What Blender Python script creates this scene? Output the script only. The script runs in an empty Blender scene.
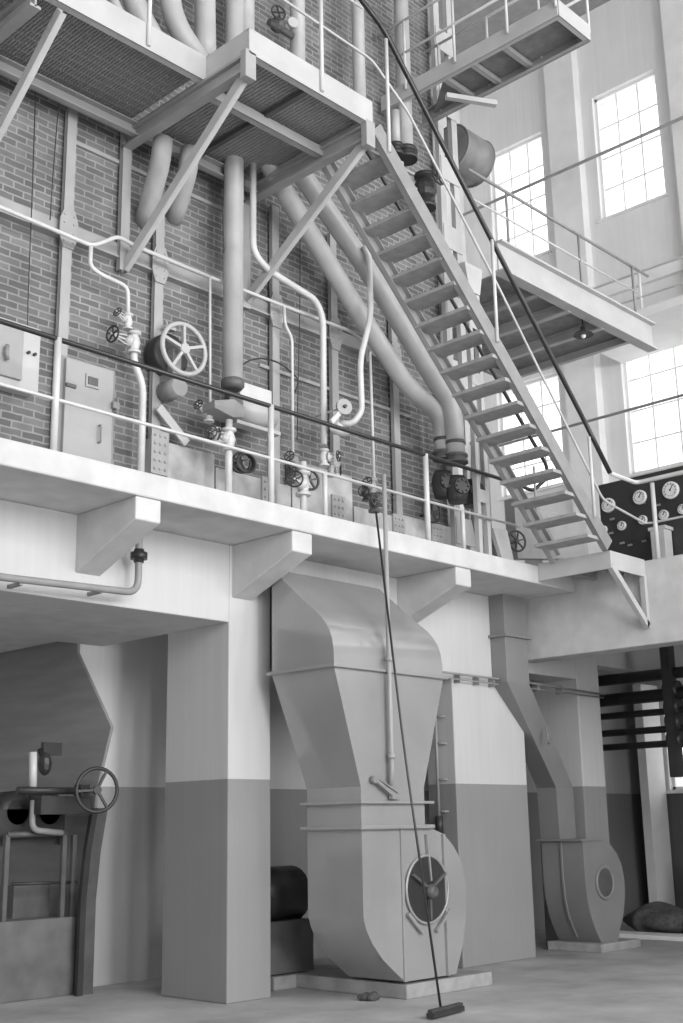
import bpy, bmesh, math, random
from mathutils import Vector, Matrix
random.seed(7)
sc = bpy.context.scene
col = sc.collection
PI = math.pi

# ------------------------------------------------------------------ camera solve (eye 1.5 m above the floor)
YAW, PIT, ROLL, FPX, EYE = 0.76033248, 0.25455823, -0.01757998, 1212.6574, 1.5
F_ = Vector((math.cos(YAW)*math.cos(PIT), math.sin(YAW)*math.cos(PIT), math.sin(PIT)))
R0 = Vector((math.sin(YAW), -math.cos(YAW), 0)); U0 = R0.cross(F_)
R_ = math.cos(ROLL)*R0 + math.sin(ROLL)*U0
U_ = -math.sin(ROLL)*R0 + math.cos(ROLL)*U0
E0 = Vector((0, 0, EYE))
def at(px, py, ax, c):
    "world point of a photo measurement on the known plane ax = c"
    d = R_*((px-341.5)/FPX) - U_*((py-511.5)/FPX) + F_
    i = 'XYZ'.index(ax)
    return E0 + d*((c-E0[i])/d[i])
def AY(px, py, c): return at(px, py, 'Y', c)

cam = bpy.data.objects.new('camera', bpy.data.cameras.new('camera'))
col.objects.link(cam); sc.camera = cam
cam.matrix_world = Matrix((( R_.x, U_.x, -F_.x, E0.x), (R_.y, U_.y, -F_.y, E0.y), (R_.z, U_.z, -F_.z, E0.z), (0, 0, 0, 1)))
cam.data.sensor_fit = 'VERTICAL'; cam.data.sensor_height = 36; cam.data.lens = FPX/1023*36
cam.data.clip_end = 300

# ------------------------------------------------------------------ materials
def mat(name, v, rough=.6, metal=0, noise=0, nscale=6, bump=0, spec=.5, rough_var=0, stretch=None):
    m = bpy.data.materials.new(name); m.use_nodes = True
    nt = m.node_tree; b = nt.nodes['Principled BSDF']
    b.inputs['Base Color'].default_value = (v, v, v, 1)
    b.inputs['Roughness'].default_value = rough; b.inputs['Metallic'].default_value = metal
    b.inputs['Specular IOR Level'].default_value = spec
    if noise or bump:
        g = nt.nodes.new('ShaderNodeNewGeometry'); mp = nt.nodes.new('ShaderNodeMapping')
        if stretch: mp.inputs['Scale'].default_value = stretch
        n = nt.nodes.new('ShaderNodeTexNoise'); n.inputs['Scale'].default_value = nscale; n.inputs['Detail'].default_value = 6
        nt.links.new(g.outputs['Position'], mp.inputs['Vector']); nt.links.new(mp.outputs['Vector'], n.inputs['Vector'])
        if noise:
            r = nt.nodes.new('ShaderNodeMapRange')
            r.inputs['From Min'].default_value = .3; r.inputs['From Max'].default_value = .7
            r.inputs['To Min'].default_value = max(0, v*(1-noise)); r.inputs['To Max'].default_value = v*(1+noise)
            nt.links.new(n.outputs['Fac'], r.inputs['Value']); nt.links.new(r.outputs['Result'], b.inputs['Base Color'])
        if bump:
            bp = nt.nodes.new('ShaderNodeBump'); bp.inputs['Strength'].default_value = bump; bp.inputs['Distance'].default_value = .02
            nt.links.new(n.outputs['Fac'], bp.inputs['Height']); nt.links.new(bp.outputs['Normal'], b.inputs['Normal'])
    return m
M = {}
M['steel'] = mat('painted_steel', .36, .45, noise=.10, nscale=3)
M['steel_light'] = mat('light_painted_steel', .50, .45, noise=.08, nscale=3)
M['steel_dark'] = mat('dark_steel', .10, .5, noise=.2)
M['iron'] = mat('black_iron', .035, .45, noise=.2)
M['rail'] = mat('black_handrail', .03, .3)
M['pipe'] = mat('grey_painted_pipe', .46, .4, noise=.10, nscale=4)
M['pipe_white'] = mat('white_painted_pipe', .62, .35, noise=.08)
M['lag'] = mat('lagged_pipe', .38, .6, noise=.12, nscale=5)
M['duct'] = mat('duct_paint', .31, .17, noise=.06, nscale=2, spec=.6, bump=.10)
bd = M['duct'].node_tree.nodes['Principled BSDF']; bd.inputs['Coat Weight'].default_value = .8; bd.inputs['Coat Roughness'].default_value = .10; bd.inputs['Coat IOR'].default_value = 1.6
M['duct_small'] = mat('small_duct_paint', .24, .45, noise=.08, nscale=2)
M['plate'] = mat('boiler_plate', .42, .5, noise=.35, nscale=3.5)
M['tread'] = mat('stair_tread', .38, .6, noise=.15, nscale=8)
M['deck'] = mat('deck_plate', .26, .6, noise=.2, nscale=8)
M['grating'] = mat('grating_steel', .30, .55)
M['panel'] = mat('gauge_panel', .035, .45, noise=.1)
M['dial'] = mat('dial_face', .80, .5)
M['block'] = mat('concrete_block', .34, .85, noise=.2, nscale=5, bump=.2)
M['hopper'] = mat('hopper_plaster', .30, .85, noise=.12, nscale=3, stretch=(.4, .4, 3))
M['base_dark'] = mat('dark_plinth', .14, .85, noise=.2, nscale=4)
M['tank'] = mat('galvanised_tank', .22, .55, noise=.25, nscale=4)
M['wood'] = mat('dark_wood', .05, .7, noise=.3)
M['cloth'] = mat('rag_cloth', .09, .9, noise=.4, nscale=20)
M['grille'] = mat('steel_mid', .27, .5, noise=.1)
M['frame'] = mat('window_frame', .85, .5)
M['winwall'] = mat('white_plaster', .82, .85, noise=.06, nscale=2)
M['roof'] = mat('roof_boards', .30, .85, noise=.1)
M['white'] = mat('white_concrete', .58, .85, noise=.10, nscale=4, bump=.15)

def concrete(name, hi, lo, dado=1.95):
    m = mat(name, hi, .85, bump=.15, nscale=5)
    nt = m.node_tree; b = nt.nodes['Principled BSDF']
    g = nt.nodes.new('ShaderNodeNewGeometry'); s = nt.nodes.new('ShaderNodeSeparateXYZ'); nt.links.new(g.outputs['Position'], s.inputs[0])
    mp = nt.nodes.new('ShaderNodeMapping'); mp.inputs['Scale'].default_value = (9, 9, .35); nt.links.new(g.outputs['Position'], mp.inputs['Vector'])
    n = nt.nodes.new('ShaderNodeTexNoise'); n.inputs['Scale'].default_value = 1.6; n.inputs['Detail'].default_value = 5
    nt.links.new(mp.outputs['Vector'], n.inputs['Vector'])
    n2 = nt.nodes.new('ShaderNodeTexNoise'); n2.inputs['Scale'].default_value = 1.3; n2.inputs['Detail'].default_value = 8
    nt.links.new(g.outputs['Position'], n2.inputs['Vector'])
    gt = nt.nodes.new('ShaderNodeMath'); gt.operation = 'GREATER_THAN'; gt.inputs[1].default_value = dado
    nt.links.new(s.outputs['Z'], gt.inputs[0])
    mx = nt.nodes.new('ShaderNodeMapRange'); mx.inputs['To Min'].default_value = lo; mx.inputs['To Max'].default_value = hi
    nt.links.new(gt.outputs[0], mx.inputs['Value'])
    ad = nt.nodes.new('ShaderNodeMath'); ad.operation = 'ADD'; nt.links.new(n.outputs['Fac'], ad.inputs[0]); nt.links.new(n2.outputs['Fac'], ad.inputs[1])
    mr = nt.nodes.new('ShaderNodeMapRange'); mr.inputs['From Min'].default_value = .7; mr.inputs['From Max'].default_value = 1.3
    mr.inputs['To Min'].default_value = .955; mr.inputs['To Max'].default_value = 1.04; nt.links.new(ad.outputs[0], mr.inputs['Value'])
    mu = nt.nodes.new('ShaderNodeMath'); mu.operation = 'MULTIPLY'
    nt.links.new(mx.outputs['Result'], mu.inputs[0]); nt.links.new(mr.outputs['Result'], mu.inputs[1])
    nt.links.new(mu.outputs[0], b.inputs['Base Color'])
    return m
M['wall'] = concrete('dado_concrete', .57, .28)
M['backwall_shaded'] = concrete('back_concrete_shaded', .38, .18)  # darker copy for the recess walls, their shade put into the colour
M['baywall_lit'] = concrete('bay_concrete_lit', .90, .48)  # paler copy of the back wall, the bay's extra light put into the colour
M['farwall'] = concrete('far_wall_plaster', .80, .12)

def brick_mat():
    m = mat('brick', .2, .85)
    nt = m.node_tree; b = nt.nodes['Principled BSDF']
    g = nt.nodes.new('ShaderNodeNewGeometry'); s = nt.nodes.new('ShaderNodeSeparateXYZ'); c = nt.nodes.new('ShaderNodeCombineXYZ')
    nt.links.new(g.outputs['Position'], s.inputs[0]); nt.links.new(s.outputs['X'], c.inputs['X']); nt.links.new(s.outputs['Z'], c.inputs['Y'])
    w = nt.nodes.new('ShaderNodeTexNoise'); w.inputs['Scale'].default_value = 9; w.inputs['Detail'].default_value = 2
    nt.links.new(g.outputs['Position'], w.inputs['Vector'])
    wm = nt.nodes.new('ShaderNodeVectorMath'); wm.operation = 'SCALE'; wm.inputs['Scale'].default_value = .018
    nt.links.new(w.outputs['Color'], wm.inputs[0])
    wa = nt.nodes.new('ShaderNodeVectorMath'); nt.links.new(c.outputs[0], wa.inputs[0]); nt.links.new(wm.outputs[0], wa.inputs[1])
    t = nt.nodes.new('ShaderNodeTexBrick'); nt.links.new(wa.outputs[0], t.inputs['Vector'])
    t.inputs['Scale'].default_value = 1; t.inputs['Brick Width'].default_value = .21; t.inputs['Row Height'].default_value = .067
    t.inputs['Mortar Size'].default_value = .009; t.inputs['Mortar Smooth'].default_value = .3; t.inputs['Bias'].default_value = -.1
    t.inputs['Color1'].default_value = (.11, .11, .11, 1); t.inputs['Color2'].default_value = (.19, .19, .19, 1); t.inputs['Mortar'].default_value = (.27, .27, .27, 1)
    n = nt.nodes.new('ShaderNodeTexNoise'); n.inputs['Scale'].default_value = 2.2; n.inputs['Detail'].default_value = 8
    nt.links.new(g.outputs['Position'], n.inputs['Vector'])
    r = nt.nodes.new('ShaderNodeMapRange'); r.inputs['From Min'].default_value = .3; r.inputs['From Max'].default_value = .7
    r.inputs['To Min'].default_value = .8; r.inputs['To Max'].default_value = 1.3; nt.links.new(n.outputs['Fac'], r.inputs['Value'])
    x = nt.nodes.new('ShaderNodeVectorMath'); x.operation = 'SCALE'; nt.links.new(t.outputs['Color'], x.inputs[0]); nt.links.new(r.outputs['Result'], x.inputs['Scale'])
    nt.links.new(x.outputs[0], b.inputs['Base Color'])
    bp = nt.nodes.new('ShaderNodeBump'); bp.inputs['Strength'].default_value = .5; bp.inputs['Distance'].default_value = .01; bp.invert = True
    nt.links.new(t.outputs['Fac'], bp.inputs['Height']); nt.links.new(bp.outputs['Normal'], b.inputs['Normal'])
    return m
M['brick'] = brick_mat()
def floor_mat():
    m = mat('floor_concrete', .40, .7)
    nt = m.node_tree; b = nt.nodes['Principled BSDF']; g = nt.nodes.new('ShaderNodeNewGeometry')
    n = nt.nodes.new('ShaderNodeTexNoise'); n.inputs['Scale'].default_value = 1.1; n.inputs['Detail'].default_value = 9; n.inputs['Roughness'].default_value = .62
    nt.links.new(g.outputs['Position'], n.inputs['Vector'])
    r = nt.nodes.new('ShaderNodeMapRange'); r.inputs['From Min'].default_value = .3; r.inputs['From Max'].default_value = .7
    r.inputs['To Min'].default_value = .30; r.inputs['To Max'].default_value = .56
    nt.links.new(n.outputs['Fac'], r.inputs['Value']); nt.links.new(r.outputs['Result'], b.inputs['Base Color'])
    return m
M['floor'] = floor_mat()
def glass_mat():
    m = bpy.data.materials.new('window_glass'); m.use_nodes = True; nt = m.node_tree
    for n in list(nt.nodes): nt.nodes.remove(n)
    o = nt.nodes.new('ShaderNodeOutputMaterial'); mx = nt.nodes.new('ShaderNodeMixShader'); mx.inputs[0].default_value = .06
    t = nt.nodes.new('ShaderNodeBsdfTransparent'); g = nt.nodes.new('ShaderNodeBsdfGlossy'); g.inputs['Roughness'].default_value = .1
    nt.links.new(t.outputs[0], mx.inputs[1]); nt.links.new(g.outputs[0], mx.inputs[2]); nt.links.new(mx.outputs[0], o.inputs[0])
    return m
M['glass'] = glass_mat()

# ------------------------------------------------------------------ mesh builder
def frame_of(axis):
    a = Vector(axis).normalized()
    h = Vector((0, 0, 1)) if abs(a.z) < .9 else Vector((1, 0, 0))
    u = h.cross(a).normalized(); v = a.cross(u)
    return u, v, a
class MB:
    def __init__(s): s.bm = bmesh.new()
    def _verts(s, pts): return [s.bm.verts.new(p) for p in pts]
    def box(s, a, b):
        a, b = Vector(a), Vector(b)
        x0, x1 = sorted((a.x, b.x)); y0, y1 = sorted((a.y, b.y)); z0, z1 = sorted((a.z, b.z))
        v = s._verts([(x0,y0,z0),(x1,y0,z0),(x1,y1,z0),(x0,y1,z0),(x0,y0,z1),(x1,y0,z1),(x1,y1,z1),(x0,y1,z1)])
        for f in ((0,3,2,1),(4,5,6,7),(0,1,5,4),(1,2,6,5),(2,3,7,6),(3,0,4,7)): s.bm.faces.new([v[i] for i in f])
        return s
    def bar(s, p0, p1, w, h, side=(0, 1, 0)):
        "rectangular bar p0-p1; w measured along `side`, h across"
        p0, p1 = Vector(p0), Vector(p1); d = (p1-p0).normalized(); u = Vector(side); u = (u - d*u.dot(d)).normalized(); v = d.cross(u)
        q = []
        for p in (p0, p1):
            for a, b in ((-1,-1),(1,-1),(1,1),(-1,1)): q.append(p+u*(a*w/2)+v*(b*h/2))
        k = s._verts(q)
        for f in ((0,3,2,1),(4,5,6,7),(0,1,5,4),(1,2,6,5),(2,3,7,6),(3,0,4,7)): s.bm.faces.new([k[i] for i in f])
        return s
    def channel(s, p0, p1, depth, flange, t=.012, open_dir=(0, 1, 0)):
        "rolled channel: web plus two flanges turned towards open_dir"
        p0, p1 = Vector(p0), Vector(p1); d = (p1-p0).normalized(); o = Vector(open_dir); o = (o - d*o.dot(d)).normalized(); v = d.cross(o).normalized()
        s.bar(p0, p1, t, depth, o)
        for k in (-1, 1):
            off = v*(k*(depth/2-t/2)) + o*(flange/2)
            s.bar(p0+off, p1+off, flange, t, o)
        return s
    def ibeam(s, p0, p1, depth, width, t=.018):
        d = (Vector(p1)-Vector(p0)).normalized(); sd = Vector((1, 0, 0)) if abs(d.y) > .9 else Vector((0, 1, 0))
        s.bar(p0, p1, t, depth, sd); v = d.cross(sd).normalized()
        for k in (-1, 1):
            o = v*(k*(depth/2))
            s.bar(Vector(p0)+o, Vector(p1)+o, width, t*1.4, sd)
        return s
    def ring(s, c, u, v, r, n): return [s.bm.verts.new(Vector(c)+u*(r*math.cos(2*PI*i/n))+v*(r*math.sin(2*PI*i/n))) for i in range(n)]
    def skin(s, A, B):
        n = len(A)
        for i in range(n):
            f = s.bm.faces.new((A[i], A[(i+1)%n], B[(i+1)%n], B[i])); f.smooth = True
    def lathe(s, c, axis, prof, n=16):
        "prof: list of (distance along axis, radius)"
        u, v, a = frame_of(axis); c = Vector(c); rs = []
        for d, r in prof: rs.append(s.ring(c+a*d, u, v, max(r, .0005), n))
        for A, B in zip(rs, rs[1:]): s.skin(A, B)
        s.bm.faces.new(list(reversed(rs[0]))); s.bm.faces.new(rs[-1])
        return s
    def cyl(s, p0, p1, r, n=14):
        p0, p1 = Vector(p0), Vector(p1); return s.lathe(p0, p1-p0, [(0, r), ((p1-p0).length, r)], n)
    def tube(s, pts, r, n=10, bend=0, seg=5):
        pts = [Vector(p) for p in pts]
        if bend:
            out = [pts[0]]
            for a, b, c in zip(pts, pts[1:], pts[2:]):
                l = min(bend, (a-b).length*.48, (c-b).length*.48)
                p, q = b+(a-b).normalized()*l, b+(c-b).normalized()*l
                for i in range(seg+1):
                    t = i/seg; out.append(p*(1-t)**2+b*2*t*(1-t)+q*t*t)
            out.append(pts[-1]); pts = out
        rs = []; u = None
        for i, p in enumerate(pts):
            d = ((pts[i+1] if i+1 < len(pts) else p) - (pts[i-1] if i else p)).normalized()
            if u is None: u = frame_of(d)[0]
            u = (u - d*u.dot(d)).normalized(); v = d.cross(u)
            rs.append(s.ring(p, u, v, r, n))
        for A, B in zip(rs, rs[1:]): s.skin(A, B)
        s.bm.faces.new(list(reversed(rs[0]))); s.bm.faces.new(rs[-1])
        return s
    def torus(s, c, axis, R, r, n=28, m=8):
        u, v, a = frame_of(axis); c = Vector(c); rs = []
        for i in range(n):
            t = 2*PI*i/n; o = u*math.cos(t)+v*math.sin(t)
            rs.append([s.bm.verts.new(c+o*(R+r*math.cos(2*PI*j/m))+a*(r*math.sin(2*PI*j/m))) for j in range(m)])
        for i in range(n): s.skin(rs[i], rs[(i+1)%n])
        return s
    def prism(s, poly, axis, c0, c1):
        "poly of 2-D points in the two other axes (in XYZ order), extruded c0..c1 along axis"
        def P(q, c):
            return {'X': (c, q[0], q[1]), 'Y': (q[0], c, q[1]), 'Z': (q[0], q[1], c)}[axis]
        A = s._verts([P(q, c0) for q in poly]); B = s._verts([P(q, c1) for q in poly]); n = len(poly)
        s.bm.faces.new(A); s.bm.faces.new(list(reversed(B)))
        for i in range(n): s.bm.faces.new((A[i], B[i], B[(i+1)%n], A[(i+1)%n]))
        return s
    def loft(s, rings, cap=True):
        "rings of equal point counts"
        rs = [s._verts(r) for r in rings]
        for A, B in zip(rs, rs[1:]):
            n = len(A)
            for i in range(n): s.bm.faces.new((A[i], A[(i+1)%n], B[(i+1)%n], B[i]))
        if cap: s.bm.faces.new(list(reversed(rs[0]))); s.bm.faces.new(rs[-1])
        return s
    def sphere(s, c, r, seg=12, sc_=(1, 1, 1)):
        bmesh.ops.create_uvsphere(s.bm, u_segments=seg, v_segments=max(6, seg//2), radius=r,
                                  matrix=Matrix.Translation(Vector(c)) @ Matrix.Diagonal((*sc_, 1)))
        return s
    def rivets(s, pts, axis, r=.012, h=.008):
        for p in pts: s.lathe(p, axis, [(0, r), (h*.6, r*.8), (h, r*.2)], 6)
        return s
    def build(s, name, m, parent=None, bevel=0):
        bmesh.ops.recalc_face_normals(s.bm, faces=s.bm.faces)
        me = bpy.data.meshes.new(name)
        w = Vector((0, 0, 0)); p = parent
        while p is not None: w += p.location; p = p.parent
        if parent is None:
            xs = [v.co for v in s.bm.verts]
            lo = Vector([min(c[i] for c in xs) for i in range(3)]); hi = Vector([max(c[i] for c in xs) for i in range(3)])
            w = Vector(((lo.x+hi.x)/2, (lo.y+hi.y)/2, lo.z))
        for v in s.bm.verts: v.co -= w
        s.bm.to_mesh(me); s.bm.free()
        me.materials.append(M[m] if isinstance(m, str) else m)
        o = bpy.data.objects.new(name, me); col.objects.link(o)
        if parent is None: o.location = w
        else: o.parent = parent
        if bevel:
            b = o.modifiers.new('bevel', 'BEVEL'); b.width = bevel; b.segments = 2; b.limit_method = 'ANGLE'
        return o
def smooth(o, deg=32):
    for p in o.data.polygons: p.use_smooth = True
    o.data.set_sharp_from_angle(angle=math.radians(deg)); return o
def tag(o, label=None, cat=None, group=None, kind=None):
    if label: o['label'] = label
    if cat: o['category'] = cat
    if group: o['group'] = group
    if kind: o['kind'] = kind
    return o
def thing(name, label, cat, loc=(0, 0, 0), group=None):
    o = bpy.data.objects.new(name, None); col.objects.link(o); o.location = Vector(loc); o.empty_display_size = .1
    return tag(o, label, cat, group)
def struct(name, mb, m, parent=None, bevel=0):
    o = mb.build(name, m, parent, bevel)
    if parent is None: o['kind'] = 'structure'
    return o
def copy_tree(o, parent=None):
    c = o.copy(); col.objects.link(c)
    if parent: c.parent = parent
    for ch in [k for k in bpy.data.objects if k.parent == o]: copy_tree(ch, c)
    return c

# ------------------------------------------------------------------ key dimensions
YW, YS, YB, XF, ZS, XW = 8.69, 7.83, 8.72, 12.25, 4.385, 18.5   # lower wall, slab edge, brick face, side gallery face, gallery level, window wall
YN = 6.868

# ------------------------------------------------------------------ setting
struct('floor', MB().box((-12, -12, -.2), (24, 16, 0)), 'floor')

def holes(mb, axis, c0, c1, u0, u1, v0, v1, hs):
    us = sorted({u0, u1, *[h[0] for h in hs], *[h[1] for h in hs]}); vs = sorted({v0, v1, *[h[2] for h in hs], *[h[3] for h in hs]})
    us = [u for u in us if u0 <= u <= u1]; vs = [v for v in vs if v0 <= v <= v1]
    for a, b in zip(us, us[1:]):
        cells = []
        for c, d in zip(vs, vs[1:]):
            m = ((a+b)/2, (c+d)/2)
            if any(h[0] < m[0] < h[1] and h[2] < m[1] < h[3] for h in hs): continue
            if cells and abs(cells[-1][1]-c) < 1e-6: cells[-1][1] = d
            else: cells.append([c, d])
        for c, d in cells:
            if axis == 'X': mb.box((c0, a, c), (c1, b, d))
            else: mb.box((a, c0, c), (b, c1, d))
    return mb
# lower concrete wall: bay openings at left, behind the big duct and behind the small duct
ZT = ZS-.215
b = MB()
b.box((-12, YW, 3.41), (7.555, 9.15, ZT))               # lintel over the left bay
b.box((7.555, YW, 0), (8.09, 9.63, ZT))                 # pillar
b.box((8.09, YW, 3.95), (10.92, 9.1, ZT))               # beam above the duct recess
b.box((9.46, YW+.001, 3.12), (10.93, 9.1, 3.96))
b.box((10.92, YW, 0), (12.28, 9.1, ZT))                 # pier
b.box((12.28, YW, 3.30), (13.5, 9.1, ZT))
b.box((13.5, YW, 0), (14.03, 9.4, ZT))                  # column beside the small fan
b.box((14.03, YW+.1, 3.55), (18.5, 9.1, ZT))
struct('wall_boiler', b, 'wall', bevel=.012)
struct('wall_back', MB().box((8.8, 10.75, 0), (18.5, 10.9, ZT)), 'backwall_shaded')
struct('wall_bay', MB().box((7.27, 10.75, 0), (8.8, 10.9, ZT)).box((-12, 13.4, 0), (7.27, 13.6, ZT)), 'baywall_lit')
# bay ceiling and gallery slab with its corbels
g = struct('gallery_slab', MB().box((-12, YS, ZT), (XF, 14, ZS)).box((XF+.3, -10.1, ZT), (XW, 14, ZS)), 'white', bevel=.015)
for px, py in ((135.5, 518), (292.5, 553), (456.4, 581)):
    X = round(AY(px, py, YS+.02).x, 3)
    k = MB().prism([(YW+.02, ZT), (YW+.02, 3.645), (YS+.02, 3.975), (YS+.02, ZT)], 'X', X, X+.26).build('bracket', 'white', g, .012)
for X in (3.6, 1.8):
    MB().prism([(YW+.02, ZT), (YW+.02, 3.645), (YS+.02, 3.975), (YS+.02, ZT)], 'X', X, X+.27).build('bracket', 'white', g, .012)
struct('wall_side_gallery', MB().box((XF, -10.1, 3.43), (XF+.3, 8.66, ZS+.01)), 'white', bevel=.012)
# upper brick boiler front
struct('wall_brick', MB().box((-6, YB, ZS), (11.0, 9.2, 16)).box((10.6, 9.2, ZS), (11.0, 14, 16)), 'brick')
# window wall, with two rows of tall windows upstairs and one below
W = [(9.35, 10.70, 12.50, 15.10), (11.90, 13.20, 12.30, 14.92), (9.05, 10.53, 7.46, 9.83), (11.88, 13.32, 7.60, 9.80), (6.6, 8.1, 12.50, 15.10), (6.3, 7.7, 7.46, 9.83),
     (8.3, 10.25, 2.0, 3.62)]+[(y, y+1.4, a, c) for y in (4.0, 1.4, -1.2, -3.8, -6.4) for a, c in ((12.5, 15.1), (7.46, 9.83))]
b = MB(); holes(b, 'X', XW, XW+.45, -10.5, 15, 0, 17, W)
struct('wall_window', b, 'farwall')
b = MB()
for y0, y1 in ((8.25, 9.0), (10.95, 11.6)): b.box((XW-.22, y0, ZS), (XW+.01, y1, 17))
b.box((XW-.1, -10, 10.9), (XW+.01, 13.9, 11.15))
struct('trim_2', b, 'winwall')
struct('wall_far', MB().box((10.6, 13.9, ZS), (XW+.5, 14.3, 17)), 'winwall')
for i, (y0, y1, z0, z1) in enumerate(W):
    f = MB(); x = XW+.10; t = .05
    f.box((x, y0-.02, z0-.02), (x+.09, y0+t, z1+.02)).box((x, y1-t, z0-.02), (x+.09, y1+.02, z1+.02)).box((x, y0, z0-.02), (x+.09, y1, z0+t)).box((x, y0, z1-t), (x+.09, y1, z1+.02))
    f = f.build('window_%d' % (i+1), 'frame'); f['kind'] = 'structure'
    g = MB(); nz = 3 if i == 6 else 4
    for k in range(1, 3): yy = y0+(y1-y0)*k/3; g.box((x+.03, yy-.013, z0), (x+.06, yy+.013, z1))
    for k in range(1, nz): zz = z0+(z1-z0)*k/nz; g.box((x+.032, y0, zz-.013), (x+.058, y1, zz+.013))
    g.build('muntin', 'frame', f)
    MB().box((x+.04, y0, z0), (x+.048, y1, z1)).build('pane', 'glass', f)
    MB().box((XW-.06, y0-.06, z0-.06), (XW+.12, y1+.06, z0-.015)).build('window_sill', 'winwall', f)

# the rest of the hall: opposite wall with tall windows, left end wall, roof
b = MB(); holes(b, 'Y', -10.5, -10.1, -12, 19, 0, 17, [(x-1, x+1, 5.2, 12.2) for x in (-8, -4, 0, 4, 8, 12, 16)]+[(2.2, 6.4, 0.02, 4.3)])  # low opening at floor level added along with the bay fill lamp
struct('wall_opposite', b, 'farwall')
struct('wall_left', holes(MB(), 'X', -12.4, -12, -10.5, 14, 0, 17, [(y-1, y+1, 5.2, 12.2) for y in (-7, -2.5, 2, 6.5)]), 'farwall')
struct('ceiling', MB().box((-12.4, -10.5, 17), (19, 15, 17.3)), 'roof')

struct('wall_shade_blocker', MB().box((12.56, -2.4, 0), (18.5, -2.2, ZT)), 'backwall_shaded')  # unseen wall added to keep light off the undercroft column

# hopper wall in the left bay: bulging plaster mass
prof = [(10.73, ZT), (10.73, 3.313), (10.092, 2.504), (10.312, 1.898), (10.45, .85), (10.42, 0), (13.4, 0), (13.4, ZT)]
struct('wall_hopper', MB().prism(prof, 'X', 7.235, 7.27), 'hopper', bevel=.008)
struct('ceiling_bay', MB().box((-12, 9.15, 3.41), (7.0, 13.4, 3.55)).box((7.0, 9.15, 3.41), (7.555, 10.75, 3.55)), 'white')

# ------------------------------------------------------------------ generic makers
def handwheel(parent, c, axis, R, r=None, spokes=5, m='iron', name='handwheel', hub=None, ph=0.3):
    r = r or R*.09; b = MB(); b.torus(c, axis, R, r); u, v, a = frame_of(axis); c = Vector(c)
    hub = hub or R*.2
    b.lathe(c-a*hub*.6, axis, [(0, hub), (hub*1.2, hub)], 12)
    for k in range(spokes):
        t = 2*PI*k/spokes+ph; o = u*math.cos(t)+v*math.sin(t); b.bar(c+o*hub*.7, c+o*(R), r*1.5, r*1.2, a)
    return b.build(name, m, parent)
def valve(px, py, Y, label, s=.06, wheel=(-1, -.4, 0), wr=.085, m='pipe_white', wm='iron', name='gate_valve', group=None, up=None, off=.2, top=True):
    "flanged valve body on a vertical pipe; hand wheel on a yoke pointing along `wheel`"
    c = AY(px, py, Y); w = Vector(wheel).normalized()
    t = thing(name, label, 'valve', c-Vector((0, 0, s*2)), group)
    MB().lathe(c-Vector((0, 0, s*2)), (0, 0, 1), [(0, s*1.25), (s*.45, s*1.25), (s*.46, s*.7), (s*1.2, s*.95), (s*2, s*1.15), (s*2.8, s*.95), (s*3.5, s*.7), (s*3.55, s*1.25), (s*4, s*1.25)], 16).build('valve_body', m, t)
    MB().lathe(c, w, [(0, s*.8), (s*1.2, s*.75), (s*1.25, s*1.1), (s*1.6, s*1.1), (s*1.65, s*.5), (s*2, s*.45)], 14).build('bonnet', m, t)
    u, v, a = frame_of(w); b = MB(); b.cyl(c, c+w*(off+.02), s*.16, 8)
    for k in (-1, 1): b.tube([c+w*s*1.5+v*k*s*.8, c+w*s*2.4+v*k*s*.8, c+w*(off-.015)+v*k*s*.15], s*.14, 6)
    b.build('yoke', m, t)
    handwheel(t, c+w*off, w, wr, wr*.12, 5, wm)
    return t
def pipe(name, label, pts, r, m='pipe_white', bend=.1, group=None, n=12, cat='pipe', flanges=()):
    o = MB().tube(pts, r, n, bend).build(name, m); tag(o, label, cat, group)
    for c, ax, fr, ft in flanges: MB().lathe(Vector(c)-Vector(ax)*ft/2, ax, [(0, fr), (ft, fr)], 14).build('flange', m, o)
    return o

# ------------------------------------------------------------------ big duct with its fan
X0, X1, Yf, Yk = 7.87, 9.42, 7.61, 8.43       # hood
NX0, NX1, NY0, NY1 = 8.19, 9.07, 7.61, 8.30   # neck
D = thing('ventilation_duct', 'large grey sheet metal duct with curved hood and flared throat, between white pillar and pier', 'duct', (8.6, 8.0, .15))
def rect(x0, x1, y0, y1, z): return [(x0, y0, z), (x1, y0, z), (x1, y1, z), (x0, y1, z)]
arc = [(7.61, 2.93), (7.612, 3.0)]
b = MB()
fr = [(7.61, 2.93), (7.613, 3.05), (7.63, 3.16), (7.665, 3.25), (7.72, 3.33), (7.80, 3.41), (7.90, 3.49), (8.02, 3.585), (8.43, 3.935)]
bk = [(8.43, 2.93)]
b.prism(fr+bk, 'X', X0, X1)
for f in b.bm.faces:
    if abs(f.normal.x) < .5 and len(f.verts) == 4: f.smooth = True
hood = b.build('hood', 'duct', D)
smooth(hood)
MB().box((8.12, 8.42, 3.0), (9.40, 9.6, 3.90)).build('connecting_duct', 'duct', D)
MB().loft([rect(NX0, NX1, NY0, NY1, 1.72), rect(NX0, NX1, NY0, NY1, 1.85), rect(X0, X1, Yf, Yk, 2.90)]).build('flared_throat', 'duct', D)
MB().box((X0-.04, Yf-.04, 2.90), (X1+.04, Yk+.04, 2.93)).build('flange', 'duct', D, .005)
MB().box((NX0-.05, NY0-.05, 1.70), (NX1+.09, NY1+.05, 1.725)).build('flange', 'duct', D, .005)
MB().box((NX0, NY0, 1.50), (NX1, NY1, 1.70)).build('collar', 'duct', D)
MB().box((NX0-.05, NY0-.05, 1.475), (NX1+.09, NY1+.05, 1.51)).build('flange', 'duct', D, .008)
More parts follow.
